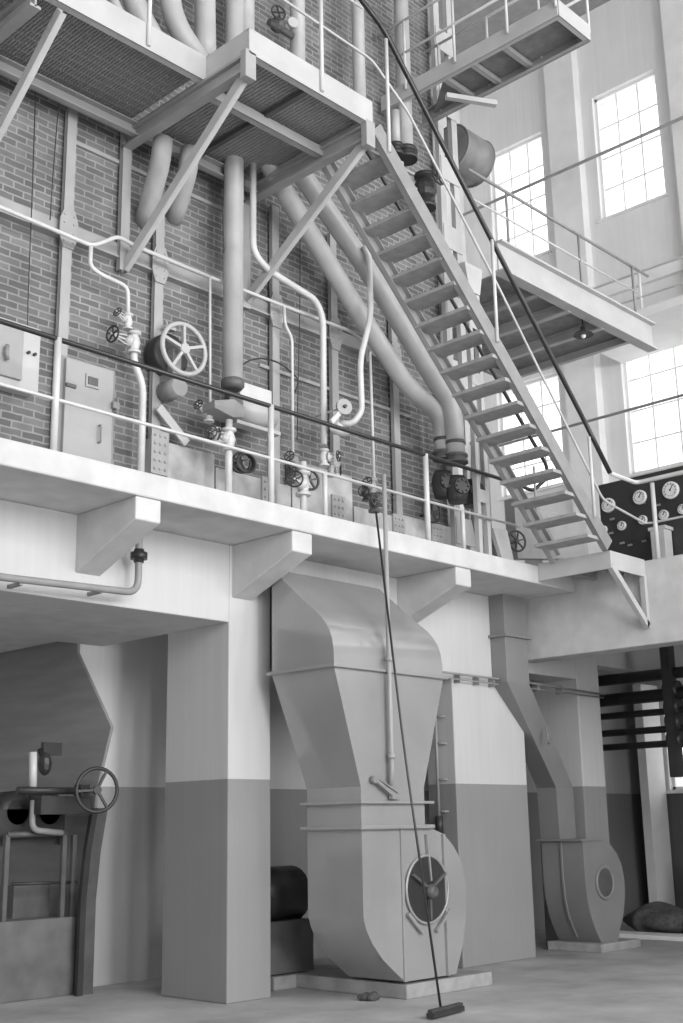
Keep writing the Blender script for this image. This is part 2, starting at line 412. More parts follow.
# damper bracket on the throat
b = MB(); p = AY(372, 780, 7.60)+Vector((0, -.03, 0)); q = AY(392, 797, 7.60)+Vector((0, -.03, 0))
b.bar(p, q, .05, .03); b.bar(p+Vector((.03, 0, .02)), q+Vector((.05, 0, .04)), .02, .012); b.lathe(p+Vector((0, .03, 0)), (0, -1, 0), [(0, .035), (.05, .03)], 10)
b.bar(q+Vector((-.06, -.01, 0)), q+Vector((.07, 0, 0)), .04, .04)
b.build('damper_lever', 'grille', D)
# fan casing: scroll in the XZ plane, swept in Y
FC = (8.98, .82)
def scroll(y0, y1, name, m, par, inset=0):
    pts = [(NX0, 1.475), (NX0, .72), (8.225, .62), (8.30, .50), (8.43, .36), (8.60, .235), (8.72, .15), (9.45, .15), (9.56, .38), (9.63, .62), (9.655, .84), (9.64, 1.02), (9.58, 1.18), (9.48, 1.31), (9.34, 1.42), (9.16, 1.475)]
    return smooth(MB().prism(pts, 'Y', y0, y1).build(name, m, par))
fan = thing('centrifugal_fan', 'large grey centrifugal fan with round dark inlet, beneath the flared duct', 'fan', (8.9, 8, .15))
cs = scroll(NY0, NY1, 'casing', 'duct', fan)
MB().box((8.70, NY0-.015, .15), (8.735, NY0+.005, 1.475)).build('seam_strip', 'duct', fan)
ic = AY(426, 889, NY0)
for Rr, q in ((.29, .0),):
    b = MB(); b.torus(ic+Vector((0, -.02, 0)), (0, 1, 0), Rr+.012, .014, 36); b.build('inlet_ring', 'duct', fan)
MB().lathe(ic+Vector((0, -.022, 0)), (0, 1, 0), [(0, .29), (.018, .29)], 36).build('inlet_opening', 'iron', fan)
b = MB(); b.lathe(ic+Vector((0, -.03, -.02)), (0, -1, 0), [(0, .07), (.05, .065), (.09, .04)], 16)
for k in range(3):
    t = 2*PI*k/3+.52; b.bar(ic+Vector((0, -.045, 0)), ic+Vector((.27*math.cos(t), -.045, .27*math.sin(t))), .03, .025)
b.build('bearing_spider', 'steel_dark', fan)
for sx in (-1, 1): MB().bar((ic.x+sx*.10, NY0-.03, ic.z-.38), (ic.x+sx*.30, NY0-.03, ic.z-.2), .03, .03).build('stay', 'duct', fan)
MB().bar((9.06, NY0-.02, 1.42), (9.06+.04, NY0-.02, 1.0), .03, .02).build('stiffener', 'duct', fan)
MB().box((9.30, NY0-.03, .15), (9.33, NY0, 1.42)).build('stiffener', 'duct', fan)
# motor and pulley behind at the left
mt = thing('electric_motor', 'dark round electric motor in shadow left of the large fan', 'motor', (8.55, 9.2, .2))
MB().cyl((8.3, 9.3, .86), (8.95, 9.3, .86), .27, 24).build('motor_body', 'iron', mt)
MB().box((8.25, 9.05, .14), (9.0, 9.55, .62)).build('stand', 'base_dark', mt)
tag(MB().box((8.72, 7.59, 0), (9.98, 9.9, .126)).box((8.42, 9.0, 0), (8.72, 9.9, .126)).build('fan_plinth', 'block', bevel=.012), 'low concrete plinth under the large fan', 'plinth')
# rag on floor
c = at(372, 1000, 'Z', 0)
b = MB()
for k in range(9):
    b.sphere((c.x+random.uniform(-.09, .09), c.y+random.uniform(-.06, .06), .03), .045, 8, (1, 1, random.uniform(.6, 1)))
b.build('crumpled_rag', 'cloth'); tag(bpy.data.objects['crumpled_rag'], 'small dark crumpled rag lying on the floor before the fan plinth', 'rag')

# ------------------------------------------------------------------ small duct with fan
D2 = thing('air_duct', 'slender grey rectangular duct bending sideways beside the white pier', 'duct', (12.3, 8.6, 1.3))
def R4(x0, y0, x1, y1, z): return [(x0, y0, z), (x1, y0, z), (x1, y1, z), (x0, y1, z)]
MB().loft([R4(11.68, 8.47, 12.13, 8.685, 4.17), R4(11.68, 8.47, 12.13, 8.685, 3.12), R4(12.96, 8.74, 13.34, 9.03, 1.93), R4(12.98, 8.74, 13.34, 9.03, 1.31)]).build('duct_body', 'duct_small', D2, .004)
MB().box((11.64, 8.43, 3.66), (12.17, 8.688, 3.69)).build('flange', 'duct_small', D2)
MB().box((12.94, 8.40, 1.285), (13.40, 9.08, 1.31)).build('flange', 'duct_small', D2, .004)
b = MB(); b.tube([(12.45, 8.50, 2.62), (12.44, 8.47, 2.56), (12.46, 8.47, 2.46), (12.53, 8.52, 2.44)], .012, 8); b.build('handle', 'grille', D2)
f2 = thing('centrifugal_fan', 'small grey centrifugal fan with oval ringed inlet, beside the column at right', 'fan', (13.3, 8.7, .1))
pts = [(12.98, 1.285), (12.98, .85), (13.0, .62), (13.06, .42), (13.13, .28), (13.2, .17), (13.26, .10), (13.62, .10), (13.68, .22), (13.80, .42), (13.86, .62), (13.87, .80), (13.83, .98), (13.74, 1.12), (13.62, 1.22), (13.42, 1.285)]
smooth(MB().prism(pts, 'Y', 8.42, 9.02).build('casing', 'duct_small', f2))
MB().prism([(12.965, 1.285), (12.965, .84), (12.985, .6), (13.045, .4), (13.19, .155), (13.3, .155), (13.1, .6), (13.05, 1.285)], 'Y', 8.72, 8.745).build('seam_strip', 'duct_small', f2)
ic = Vector((13.40, 8.41, .79))
MB().torus(ic, (0, 1, 0), .185, .022, 32).build('inlet_ring', 'duct_small', f2)
MB().lathe(ic+Vector((0, -.006, 0)), (0, 1, 0), [(0, .17), (.01, .17)], 32).build('inlet_opening', 'steel_dark', f2)
tag(MB().box((13.1, 8.33, 0), (14.0, 9.1, .10)).build('fan_plinth', 'block', bevel=.01), 'thin concrete base under the small fan at right', 'plinth')

# ------------------------------------------------------------------ conduit pipes on the lower wall
pipe('wall_conduit', 'pair of thin grey conduits clipped high on the white pier behind the slender duct', [(10.5, 8.60, 3.165), (XF+.0, 8.60, 3.165), (14.0, 8.60, 3.13)], .013, 'grille', 0)
o = bpy.data.objects['wall_conduit']; MB().tube([(10.5, 8.62, 3.11), (14.0, 8.62, 3.09)], .009).build('lower_conduit', 'grille', o)
for x in (10.95, 11.3, 11.6, 12.5, 13.0): MB().box((x, 8.60, 3.07), (x+.015, 8.69, 3.18)).build('clip', 'grille', o)
# bent pipe under the slab at left
p = pipe('drain_pipe', 'grey pipe with black union bending up under the left gallery bracket', [(2.5, 8.5, 3.56), AY(0, 577, 8.5), AY(138, 593, 8.5), AY(139, 545, 8.5), AY(139, 536, 8.5)+Vector((0, 0, .25))], .032, 'grille', .13)
c = AY(139, 556, 8.5)
MB().lathe(c-Vector((0, 0, .03)), (0, 0, 1), [(0, .075), (.06, .075)], 12).lathe(c-Vector((0, 0, .06)), (0, 0, 1), [(0, .045), (.12, .045)], 12).build('union', 'iron', p)
for px in (20, 100): q = AY(px, 577+px*.1, 8.5); MB().box((q.x, 8.5, q.z-.05), (q.x+.03, 8.69, q.z-.02)).build('clip', 'grille', p)
# vertical pipe in front of the duct
c = AY(388, 795, 7.50); d = AY(385, 512, 7.55)
p = pipe('standpipe', 'thin pale vertical pipe running down in front of the large duct', [(8.55, 7.55, ZS+.45), (8.55, 7.55, 2.0), (8.55, 7.57, 1.86)], .022, 'steel', 0)
for z in (3.0, 2.1): MB().lathe((8.55, 7.55, z), (0, 0, 1), [(0, .035), (.05, .035)], 12).build('socket', 'steel', p)
# pole brush leaning from gallery valve down to floor
foot = at(441, 1010, 'Z', .03); top = AY(376, 512, 7.70)
t = thing('pole_brush', 'long black pole with flat broom head standing on floor, leaning to the gallery valve', 'brush', (foot.x, foot.y, 0))
MB().tube([foot, foot.lerp(top, .5)+Vector((-.04, 0, 0)), top], .011, 8, .5).build('pole', 'rail', t)
h0 = at(430, 1016, 'Z', .03); h1 = at(461, 1008, 'Z', .03)
MB().bar(h0+Vector((0, 0, .03)), h1+Vector((0, 0, .03)), .03, .05, (0, 0, 1)).build('brush_head', 'wood', t, .008)
MB().bar(h0, h1, .04, .07, (0, 0, 1)).build('bristles', 'iron', t)
# thin vertical piping beside the large duct, right
YV = at(437, 760, 'X', 10.86).y
p = pipe('vertical_conduit', 'thin grey conduit with side taps on recess edge right of large duct', [(10.86, YV, 2.95), (10.86, YV, 1.55)], .018, 'grille', 0)
for z in (2.7, 2.4, 2.0, 1.65): MB().cyl((10.86, YV, z), (10.91, YV-.10, z), .014, 8).build('tap', 'grille', p)
MB().lathe((10.86, YV, 1.40), (0, 0, 1), [(0, .045), (.2, .045)], 12).build('socket', 'iron', p)

# ------------------------------------------------------------------ left bay machinery
H = thing('hopper_gate', 'dark curved steel post with spoked handwheel in the left bay', 'machine', (7.2, 10.3, 0))
YG = 10.30
prof2 = [AY(108, 808, YG), AY(101, 850, YG), AY(96, 900, YG), AY(93, 985, YG)]
q = [(v.x, v.z) for v in prof2]; w = .15
q[-1] = (q[-1][0], 0.0)
MB().prism([(a, z) for a, z in q]+[(a-w, z) for a, z in reversed(q)], 'Y', YG, YG+.09).build('curved_post', 'steel_dark', H)
MB().prism([(a-w*.98, z) for a, z in q]+[(a-w-.06, z) for a, z in reversed(q)], 'Y', YG-.05, YG).build('post_flange', 'iron', H)
wc = AY(97, 790, 9.95)
handwheel(H, wc, (-.25, -1, 0), .205, .019, 3, 'iron', ph=1.1, hub=.04)
MB().cyl(wc, wc+Vector((.02, .38, 0)), .02, 8).cyl(wc+Vector((-.70, .27, 0)), wc+Vector((.03, .27, 0)), .035, 10).box(wc+Vector((-.03, .22, -.06)), wc+Vector((.07, .34, .06))).build('spindle', 'iron', H)
MB().box(wc+Vector((-.45, .25, -.22)), wc+Vector((.12, .42, -.05))).build('cross_beam', 'iron', H)
YM = 10.55; zt = AY(40, 919, 10.42).z
t = thing('feed_pump', 'dark machine with round bodies and pale riser pipe at far left bay', 'machine', (6.9, YM, zt))
for px, py, r in ((18, 812, .20), (50, 812, .20)):
    c = AY(px, py, YM); MB().lathe(c, (0, 1, 0), [(0, r*.6), (.04, r), (.3, r), (.34, r*.6)], 20).build('pump_body', 'iron', t)
c = AY(33, 822, YM+.05); MB().box(c+Vector((-.42, -.05, -.22)), c+Vector((.33, .2, .12))).build('casing', 'iron', t)
MB().tube([AY(33, 752, 10.3), AY(33, 792, 10.3)], .038, 12).build('riser_pipe', 'pipe_white', t)
MB().tube([AY(33, 800, 10.35), AY(32, 830, 10.35), AY(62, 833, 10.35)], .03, 10, .08).build('lower_pipe', 'grille', t)
c = AY(45, 764, 10.4); MB().sphere(c, .07, 10, (1, 1, 1.6)).cyl(c, c+Vector((0, .1, .14)), .03, 8).build('counterweight', 'iron', t)
MB().box(AY(44, 742, 10.45), AY(59, 756, 10.5)).build('bracket', 'iron', t)
t2 = thing('pump_stand', 'dim grey tubular frame carrying the pump in the left bay', 'frame', (6.9, 10.45, zt))
for px in (7, 64, 74):
    a = AY(px, 835, 10.45); MB().bar(a, (a.x, a.y, zt), .045, .045).build('leg', 'steel_dark', t2)
a, c = AY(7, 835, 10.45), AY(66, 833, 10.45); MB().tube([a, c], .03, 8).build('top_bar', 'steel_dark', t2)
a, c = AY(12, 884, 10.45), AY(76, 882, 10.45); MB().tube([a, c], .015, 8).build('tie_bar', 'iron', t2)
a, c = AY(14, 886, 10.7), AY(50, 886, 10.7)
tag(MB().box((a.x, 10.7, zt), (c.x, 11.0, a.z)).build('ash_box', 'steel_dark'), 'dark square box on the plinth under the pump', 'box')
tag(MB().box((3.0, 10.40, 0), (7.12, 12.2, zt)).build('bay_plinth', 'base_dark', bevel=.01), 'low dark masonry plinth at the foot of left bay', 'plinth')

# ------------------------------------------------------------------ right undercroft: pipes and junk
rk = thing('pipe_rack', 'row of dark horizontal pipes held by a vertical hanger below right gallery', 'pipes', (14.6, 7, 2.4))
for py, r in ((681, .075), (701, .085), (717, .045), (734, .045), (748, .045)):
    a = at(600, py, 'X', 14.6); MB().cyl((14.6, 10.7, a.z), (14.6, 2, a.z), r, 14).build('pipe', 'iron', rk)
a = at(667, 670, 'X', 14.5)
b = MB().box((14.45, a.y-.06, 2.05), (14.62, a.y+.06, ZT))
for py in (690, 707, 722, 740): z = at(667, py, 'X', 14.6).z; b.lathe((14.6, a.y, z), (0, 1, 0), [(-.10, .11), (.10, .11)], 14)
b.build('hanger', 'iron', rk)
b = MB()
for k in range(4):
    yy = a.y-.42-k*.18; b.cyl((14.5, yy, 2.1+k*.1), (14.5, yy, 3.4), .05, 10)
b.build('drop_pipe', 'iron', rk)
tag(MB().box((17.9, 10.3, 0), (18.45, 10.45, 3.7)).build('trim_3', 'winwall'), kind='structure')
tag(MB().box((14.9, 2.0, 0), (15.3, 10.2, .06)).build('floor_lit_stripe', 'winwall', bevel=.01), 'pale raised strip for a lit stripe crossing the floor beyond the small fan', 'kerb')  # pale solid strip stands in for a stripe of light on the floor
for k, (x, y, s_, lab) in enumerate(((16.0, 9.2, .34, 'dark sack slumped next to the small fan side of the pale strip'), (16.1, 8.5, .30, 'dark sack lying between two others beyond the pale strip'), (16.2, 7.9, .36, 'dark sack in the heap nearest the right edge'))):
    b = MB(); bmesh.ops.create_icosphere(b.bm, subdivisions=4, radius=s_*1.15)
    for v in b.bm.verts:
        q = v.co/s_; n = .16*math.sin(3.1*q.x+k*2)+.12*math.sin(4.3*q.y+1.7*k+q.x)+.07*math.sin(9*q.x+6*q.y)
        v.co = Vector((v.co.x*(1+n), v.co.y*(1.15-n), max(-.5, v.co.z/s_*.55*(1+n)-.05)*s_)); v.co += Vector((x, y, s_*.5))
    for f in b.bm.faces: f.smooth = True
    tag(b.build('sack', 'cloth'), lab, 'sack', 'sacks heaped beyond the kerb')
for k, (x, y) in enumerate(((17.2, 8.3), (17.2, 7.6))):
    t = thing('oil_drum', ['dark drum standing behind the sacks, left one', 'dark drum standing behind the sacks, right one'][k], 'drum', (x, y, 0), 'drums behind the sacks')
    MB().lathe((x, y, 0), (0, 0, 1), [(0, .3), (.29, .3), (.3, .315), (.32, .3), (.58, .3), (.6, .315), (.62, .3), (.9, .3)], 20).build('drum_body', 'steel_dark', t)
    MB().torus((x, y, .9), (0, 0, 1), .295, .014, 20, 6).build('rim', 'steel_dark', t)

# ------------------------------------------------------------------ gallery handrail
def post(mb, x, y, z0, z1, r=.028): mb.tube([(x, y, z0), (x, y, z1)], r, 10)
gr = thing('gallery_handrail', 'long handrail along the gallery edge with dark top bar and pale lower bar', 'railing', (8, YS, ZS))
ZR = ZS+.945
MB().tube([(1.5, YS+.05, ZR), (10.9, YS+.05, ZR), AY(524, 487, YS), AY(533, 491, YS-.05), AY(547, 478, YS-.1), AY(547, 466, YS-.13), (10.6, 7.72, 6.58), (9.1, 7.72, 8.02), (8.0, 7.72, 9.05)], .022, 10, .1).build('top_rail', 'rail', gr)
MB().tube([(1.5, YS+.05, 4.82), (11.25, YS+.05, 4.82)], .015, 10).build('lower_rail', 'pipe_white', gr)
for x in (3.4, 5.02, 7.35, 9.6): MB().tube([(x, YS+.05, ZS), (x, YS+.05, ZR+.01)], .03, 10).build('post', 'pipe_white', gr)
for x in (8.06, 10.2): MB().tube([(x, YS+.05, ZS), (x, YS+.05, 4.82)], .024, 10).build('post', 'pipe_white', gr)
MB().tube([AY(535, 487, 7.72)+Vector((0, 0, .25)), AY(537, 530, 7.72)], .014, 8).build('stay', 'steel', gr)

# ------------------------------------------------------------------ stair
st = thing('steel_staircase', 'steep open steel staircase descending along the gallery to the small landing', 'stair', (11.3, 7.2, ZS))
sA = Vector((7.80, YN, 8.10)); sB = Vector((11.50, YN, 4.53))
YF = 7.60
MB().channel(sA+Vector((0, 0, -.075)), sB+Vector((0, 0, -.075)), .17, .06, .014, (0, 1, 0)).build('stringer', 'grille', st)
MB().channel((sA.x, YF, sA.z-.11), (sB.x, YF, sB.z-.11), .17, .06, .014, (0, -1, 0)).build('stringer', 'steel', st)
N = 17
for i in range(N):
    x = 8.09+(11.235-8.09)*i/(N-1); z = 7.81+(4.515-7.81)*i/(N-1)
    b = MB().box((x-.13, YN+.02, z-.016), (x+.13, YF-.01, z+.022))
    b.build('tread', 'tread', st)
ng = math.atan2(sA.z-sB.z, sB.x-sA.x)
# near handrail: black top bar, pale mid bar and posts, turning level along the side gallery
sr = thing('stair_handrail', 'black sloping stair handrail with pale middle bar, continuing over the gauge panel', 'railing', (11.2, YN, ZS))
XR = XF+.06
pts = [AY(352, -12, YN), AY(383, 28, YN), (11.20, YN, 5.80), AY(610, 473, 6.80)]
MB().tube(pts, .027, 10, .12).build('top_rail', 'rail', sr)
z1 = 5.38
MB().tube([AY(610, 473, 6.80), at(636, 483, 'X', XR), (XR, 5.2, at(636, 483, 'X', XR).z), (XR, 0, at(636, 483, 'X', XR).z)], .026, 10, .1).build('level_rail', 'pipe_white', sr)
MB().tube([AY(266, -12, YN+.0), AY(372, 60, YN), AY(408, 112, YN), AY(500, 290, YN), AY(603, 500, YN), at(646, 524, 'X', XR), (XR, 5.2, at(646, 524, 'X', XR).z), (XR, 0, at(646, 524, 'X', XR).z)], .014, 8, .1).build('middle_rail', 'steel_light', sr)
for px, py in ((386, 39), (492, 240), (589, 437)):
    a = AY(px, py, YN-.02); zb = sA.z+(a.x-sA.x)*(sB.z-sA.z)/(sB.x-sA.x)
    if px == 386: zb -= .05
    MB().tube([a, (a.x-.0, YN-.02, zb-.08)], .019, 8).build('post', 'pipe_white', sr)
a = at(652, 483, 'X', XR); MB().tube([(XR, a.y, ZS), (XR, a.y, a.z)], .026, 10).build('post', 'pipe_white', sr)
for y in (4.6, 2.6): MB().tube([(XR, y, ZS), (XR, y, a.z)], .026, 10).build('post', 'pipe_white', sr)
# landing
ld = thing('stair_landing', 'small boxy steel landing with triangular bracket at the foot of the staircase', 'landing', (11.9, 7.3, 4.2))
b = MB(); b.box((11.505, YN, 4.205), (11.53, YS-.005, ZS+.02)); b.box((11.531, YN+.001, 4.205), (XF-.005, YN+.025, ZS+.02)); b.box((11.531, YN+.03, ZS-.015), (XF-.005, YS-.005, ZS+.02))
b.build('frame', 'steel_light', ld)
b = MB()
for y in (7.15, 7.5): b.box((11.53, y, 4.27), (XF-.005, y+.05, ZS-.02))
b.build('joist', 'grille', ld)
b = MB(); b.bar((11.53, YN+.02, 4.24), (12.22, YN+.02, 3.64), .06, .07); b.bar((12.215, YN+.02, 3.62), (12.215, YN+.02, 4.21), .06, .06)
b.build('bracket', 'steel_light', ld)

# ------------------------------------------------------------------ gauge panel
gp = thing('gauge_panel', 'black instrument panel with white round dials behind the right parapet', 'panel', (13, 6.5, ZS))
MB().box((13.0, 1.0, ZS), (13.05, 7.86, 5.645)).build('board', 'panel', gp, .006)
def dial(y, z, r):
    g = MB().lathe((13.0, y, z), (-1, 0, 0), [(0, r*1.0), (.03, r*1.0), (.035, r*.93)], 28).build('dial', 'dial', gp)
    b = MB()
    for k in range(10):
        t = -.6+k*(PI+1.2)/9; o = Vector((0, -math.cos(t), math.sin(t))); p = Vector((12.963, y, z)); b.bar(p+o*r*.62, p+o*r*.82, .012*r/.08, .004, (1, 0, 0))
    b.torus((12.964, y, z), (1, 0, 0), r*.66, .0015, 24, 4); b.build('scale_marks', 'iron', g)
    MB().lathe((12.966, y, z), (-1, 0, 0), [(0, r*.12), (.008, r*.1)], 10).bar((12.963, y, z), (12.963, y-r*.35, z+r*.55), .004, .010, (1, 0, 0)).build('pointer', 'iron', g)
for px, py, r in ((607.6, 505, .092), (639, 497, .09), (670, 490, .108), (663, 514.6, .062), (642, 519.7, .058), (621, 525.5, .058), (602.5, 529.6, .055), (682, 509, .062)):
    p = at(px, py, 'X', 12.965); dial(p.y, p.z, r)
for y, z, r in ((6.35, 5.38, .108), (5.9, 5.38, .1), (6.2, 5.05, .06), (5.7, 5.05, .06)): dial(y, z, r)
b = MB()
for px, py in ((612, 519), (622, 543), (644, 541), (643, 503), (658, 505), (611, 533), (665, 527), (630, 545)):
    p = at(px, py, 'X', 12.99); MB().box((12.985, p.y-.03, p.z-.012), (13.001, p.y+.03, p.z+.012)).build('name_plate', 'grille', gp)
t = thing('recorder_box', 'pale upright recorder box standing in front of the gauge panel', 'instrument', (12.9, 6.6, ZS))
p = at(656, 553, 'X', 12.9); q = at(668, 528, 'X', 12.9)
MB().box((12.8, q.y, ZS), (12.98, p.y, q.z)).build('case', 'steel_light', t, .006); MB().box((12.79, q.y-.02, q.z-.02), (12.99, p.y+.02, q.z+.02)).build('cap', 'steel_light', t)
p = at(612, 541, 'X', 12.9)
tag(MB().lathe((12.9, p.y, ZS), (0, 0, 1), [(0, .05), (.1, .06), (.25, .06), (.27, .09), (.30, .02)], 12).build('table_lamp', 'steel_light'), 'little pale knob lamp on the parapet at the stair foot', 'lamp')
# pale cabinet behind stair foot, wheel and slanted white plate
a, c = AY(542, 552, 9.3), AY(586, 512, 9.3)
tag(MB().box((a.x, 9.3, ZS), (c.x, 9.6, AY(560, 514, 9.3).z)).build('low_cabinet', 'steel', bevel=.01), 'pale low cabinet seen through the bottom stair treads', 'cabinet')
a = AY(495, 520, 8.2); a2 = AY(513, 520, 8.2); 
q = [AY(493, 528, 8.25), AY(507, 530, 8.25), AY(516, 559, 8.25), AY(505, 557, 8.25)]
q[2].z = q[3].z = ZS
MB().prism([(v.x, max(v.z, ZS)) for v in q], 'Y', 8.25, 8.30).build('leaning_board', 'pipe_white'); tag(bpy.data.objects['leaning_board'], 'small white board leaning on gallery edge beside the black spoked wheel', 'board')
q = [AY(476, 440, 8.45), AY(489, 452, 8.45), AY(492, 530, 8.45), AY(504, 556, 8.45), AY(485, 556, 8.45), AY(477, 520, 8.45)]
MB().prism([(v.x, max(v.z, ZS)) for v in q], 'Y', 8.45, 8.55).build('side_plate', 'grille'); tag(bpy.data.objects['side_plate'], 'tall grey steel plate at the boiler corner above gallery edge', 'plate')
t = thing('ash_damper', 'black six-spoked wheel on a slanted grey housing under the staircase', 'wheel', AY(520, 560, 8.3))
q = [AY(506, 500, 8.62), AY(528, 505, 8.62), AY(556, 560, 8.62), AY(510, 560, 8.62)]
MB().prism([(v.x, max(v.z, ZS)) for v in q], 'Y', 8.5, 8.65).build('housing', 'grille', t)
handwheel(t, AY(517, 541, 8.3), (-.3, -1, 0), .125, .013, 6, 'iron'); MB().cyl(AY(517, 541, 8.28), AY(517, 541, 8.28)+Vector((.06, .26, 0)), .02, 8).build('spindle', 'iron', t)

# ------------------------------------------------------------------ brick wall steelwork
Yc = YB-.03
for i, (x, z0, z1, lab) in enumerate((
    (5.55, ZS, 8.0, 'pale flat steel buckstay beside the furnace door'),
    (6.59, ZS, 8.0, 'pale flat steel buckstay behind the large handwheel'),
    (8.13, ZS, 8.0, 'pale flat steel buckstay right of the fat vertical pipe'),
    (9.02, ZS, 8.0, 'pale flat steel buckstay behind the small pulley'),
    (10.03, ZS, 8.0, 'pale flat steel buckstay nearest the two diagonal pipes'))):
    t = thing('buckstay', lab, 'steel column', (x, Yc, z0), 'buckstays on the boiler front')
    MB().channel((x, Yc-.05, z0), (x, Yc-.05, z1), .10, .045, .012, (0, 1, 0)).build('flat_bar', 'steel', t)
    b = MB()
    b.prism([(x-.055, 6.78-.19), (x+.055, 6.78-.19), (x+.095, 6.78-.08), (x+.095, 6.78+.08), (x+.055, 6.78+.19), (x-.055, 6.78+.19), (x-.095, 6.78+.08), (x-.095, 6.78-.08)], 'Y', Yc-.075, Yc-.060)
    b.rivets([(x+dx, Yc-.075, 6.78+dz) for dx in (-.05, .05) for dz in (-.13, -.05, .05, .13)], (0, -1, 0), .012, .008)
    b.build('gusset_plate', 'steel', t)
tg = thing('wall_girder', 'long pale steel band running across the brick boiler front', 'girder', (6, Yc, 6.7))
MB().box((3.6, Yc-.02, 6.70), (9.9, Yc+.03, 6.86)).build('web', 'steel', tg); MB().box((3.6, Yc-.055, 6.70), (9.9, Yc-.02, 6.715)).build('lower_flange', 'steel', tg)
for z, x0, x1, lab in ((7.72, 5.6, 7.7, 'thin pale steel band below the upper platform on the brick'), (6.14, 7.95, 10.35, 'thin steel band crossing bricks behind the small pulley'), (9.4, 7.0, 11.0, 'thin steel band on the bricks above the upper platform')):
    tag(MB().box((x0, Yc-.005, z-.018), (x1, Yc+.03, z+.018)).build('tie_band', 'steel'), lab, 'steel band')
# large boiler corner column, laced twin channels
t = thing('laced_column', 'tall steel column of twin channels with batten plates at the boiler corner', 'column', (11.15, 8.6, ZS))
for dx in (-.14, .14): MB().channel((11.10+dx, 8.55, ZS), (11.10+dx, 8.55, 13.5), .11, .06, .012, (0, 1, 0)).build('channel', 'steel_light', t)
z = ZS+.3
while z < 13.4: MB().box((10.92, 8.53, z), (11.28, 8.545, z+.32)).build('batten_plate', 'steel_light', t); z += .95
tag(MB().box((11.01, 8.74, ZS), (11.12, 13.85, 13.5)).build('casing_panel', 'plate'), 'grey boiler side casing behind the twin channel column', 'panel')

# upper columns seen above platform
for x, lab in ((6.17, 'pale steel upright carrying the left end of the large platform brace'), (7.71, 'pale steel upright carrying the right platform brace')):
    z0 = 6.58 if x < 7 else 6.68
    tag(MB().channel((x, Yc-.06, z0), (x, Yc-.06, 9.2 if x < 9 else 12), .10, .05, .012, (0, 1, 0)).build('bracket_post', 'steel'), lab, 'steel post')

# ------------------------------------------------------------------ upper platform
up = thing('upper_platform', 'large steel platform with grating floor, braced off the brick boiler front', 'platform', (6.5, 7.8, 8))
Z0, Z1 = 8.02, 8.28
YL = 7.45
MB().channel((6.15, YN, 8.15), (7.74, YN, 8.15), .25, .07, .014, (0, 1, 0)).build('edge_beam', 'steel_light', up)
MB().channel((6.16, YN-.01, 8.15), (6.16, YL, 8.15), .25, .07, .014, (1, 0, 0)).build('edge_beam', 'steel_light', up)
MB().channel((1.5, YL, 8.15), (6.16, YL, 8.15), .25, .07, .014, (0, 1, 0)).build('edge_beam', 'steel_light', up)
MB().channel((7.75, YN, 8.15), (7.75, 8.6, 8.15), .25, .07, .014, (-1, 0, 0)).build('edge_beam', 'steel', up)
for x in (6.17, 7.71): MB().ibeam((x, YN+.02, 7.94), (x, 8.66, 7.94), .14, .10).build('cross_beam', 'steel', up)
MB().ibeam((4.4, YL, 7.94), (4.4, 8.66, 7.94), .14, .10).build('cross_beam', 'steel', up)
MB().channel((1.5, 8.5, 7.98), (7.7, 8.5, 7.98), .14, .07, .014, (0, -1, 0)).build('rear_beam', 'steel', up)
MB().channel((6.2, 7.5, 7.99), (7.7, 7.5, 7.99), .10, .07, .014, (0, 1, 0)).build('middle_beam', 'steel', up)
for x in (6.93,): MB().bar((x, YN+.02, 8.05), (x, 8.5, 8.05), .05, .05, (1, 0, 0)).build('joint_bar', 'steel_dark', up)
def grate(x0, x1, y0, y1, z, sx, sy, wx, name='grating'):
    b = MB(); x = x0
    while x < x1: b.box((x, y0, z), (x+wx, y1, z+.025)); x += sx
    y = y0
    while y < y1: b.box((x0, y, z+.003), (x1, y+.008, z+.018)); y += sy
    return b.build(name, 'grating', up)
grate(2.6, 6.15, YL, 8.62, 8.12, .032, .10, .014)
b = MB(); grate(6.2, 7.70, YN+.02, 7.72, 8.10, .04, .04, .026)
grate(6.2, 7.70, 7.72, 8.62, 8.10, .04, .04, .026)
def brace(x, ytop, ztop, zbot): MB().channel((x, ytop, ztop), (x, 8.64, zbot), .10, .05, .012, (1, 0, 0)).build('brace', 'steel_light', up)
brace(6.17, YN+.03, 7.90, 6.62); brace(7.71, YN+.03, 7.90, 6.78); brace(4.62, YL, 7.95, 7.0)
for x in (6.17, 7.71): MB().box((x-.06, YN-.01, 7.78), (x+.06, YN+.06, 8.05)).build('knee_plate', 'steel', up)
# its handrail
hr = thing('platform_handrail', 'thin pale handrail around the upper platform', 'railing', (6.5, YN, 8.28))
for x, y in ((7.04, YN-.02), (5.50, YL-.02), (4.2, YL-.02)): MB().tube([(x, y, 8.05), (x, y, 9.25)], .02, 8).build('post', 'pipe_white', hr)
MB().tube([(1.5, YL-.02, 9.25), (6.12, YL-.02, 9.25), (6.14, YN-.02, 9.25), (7.62, YN-.02, 9.25)], .013, 8, .05).build('top_rail', 'pipe_white', hr)

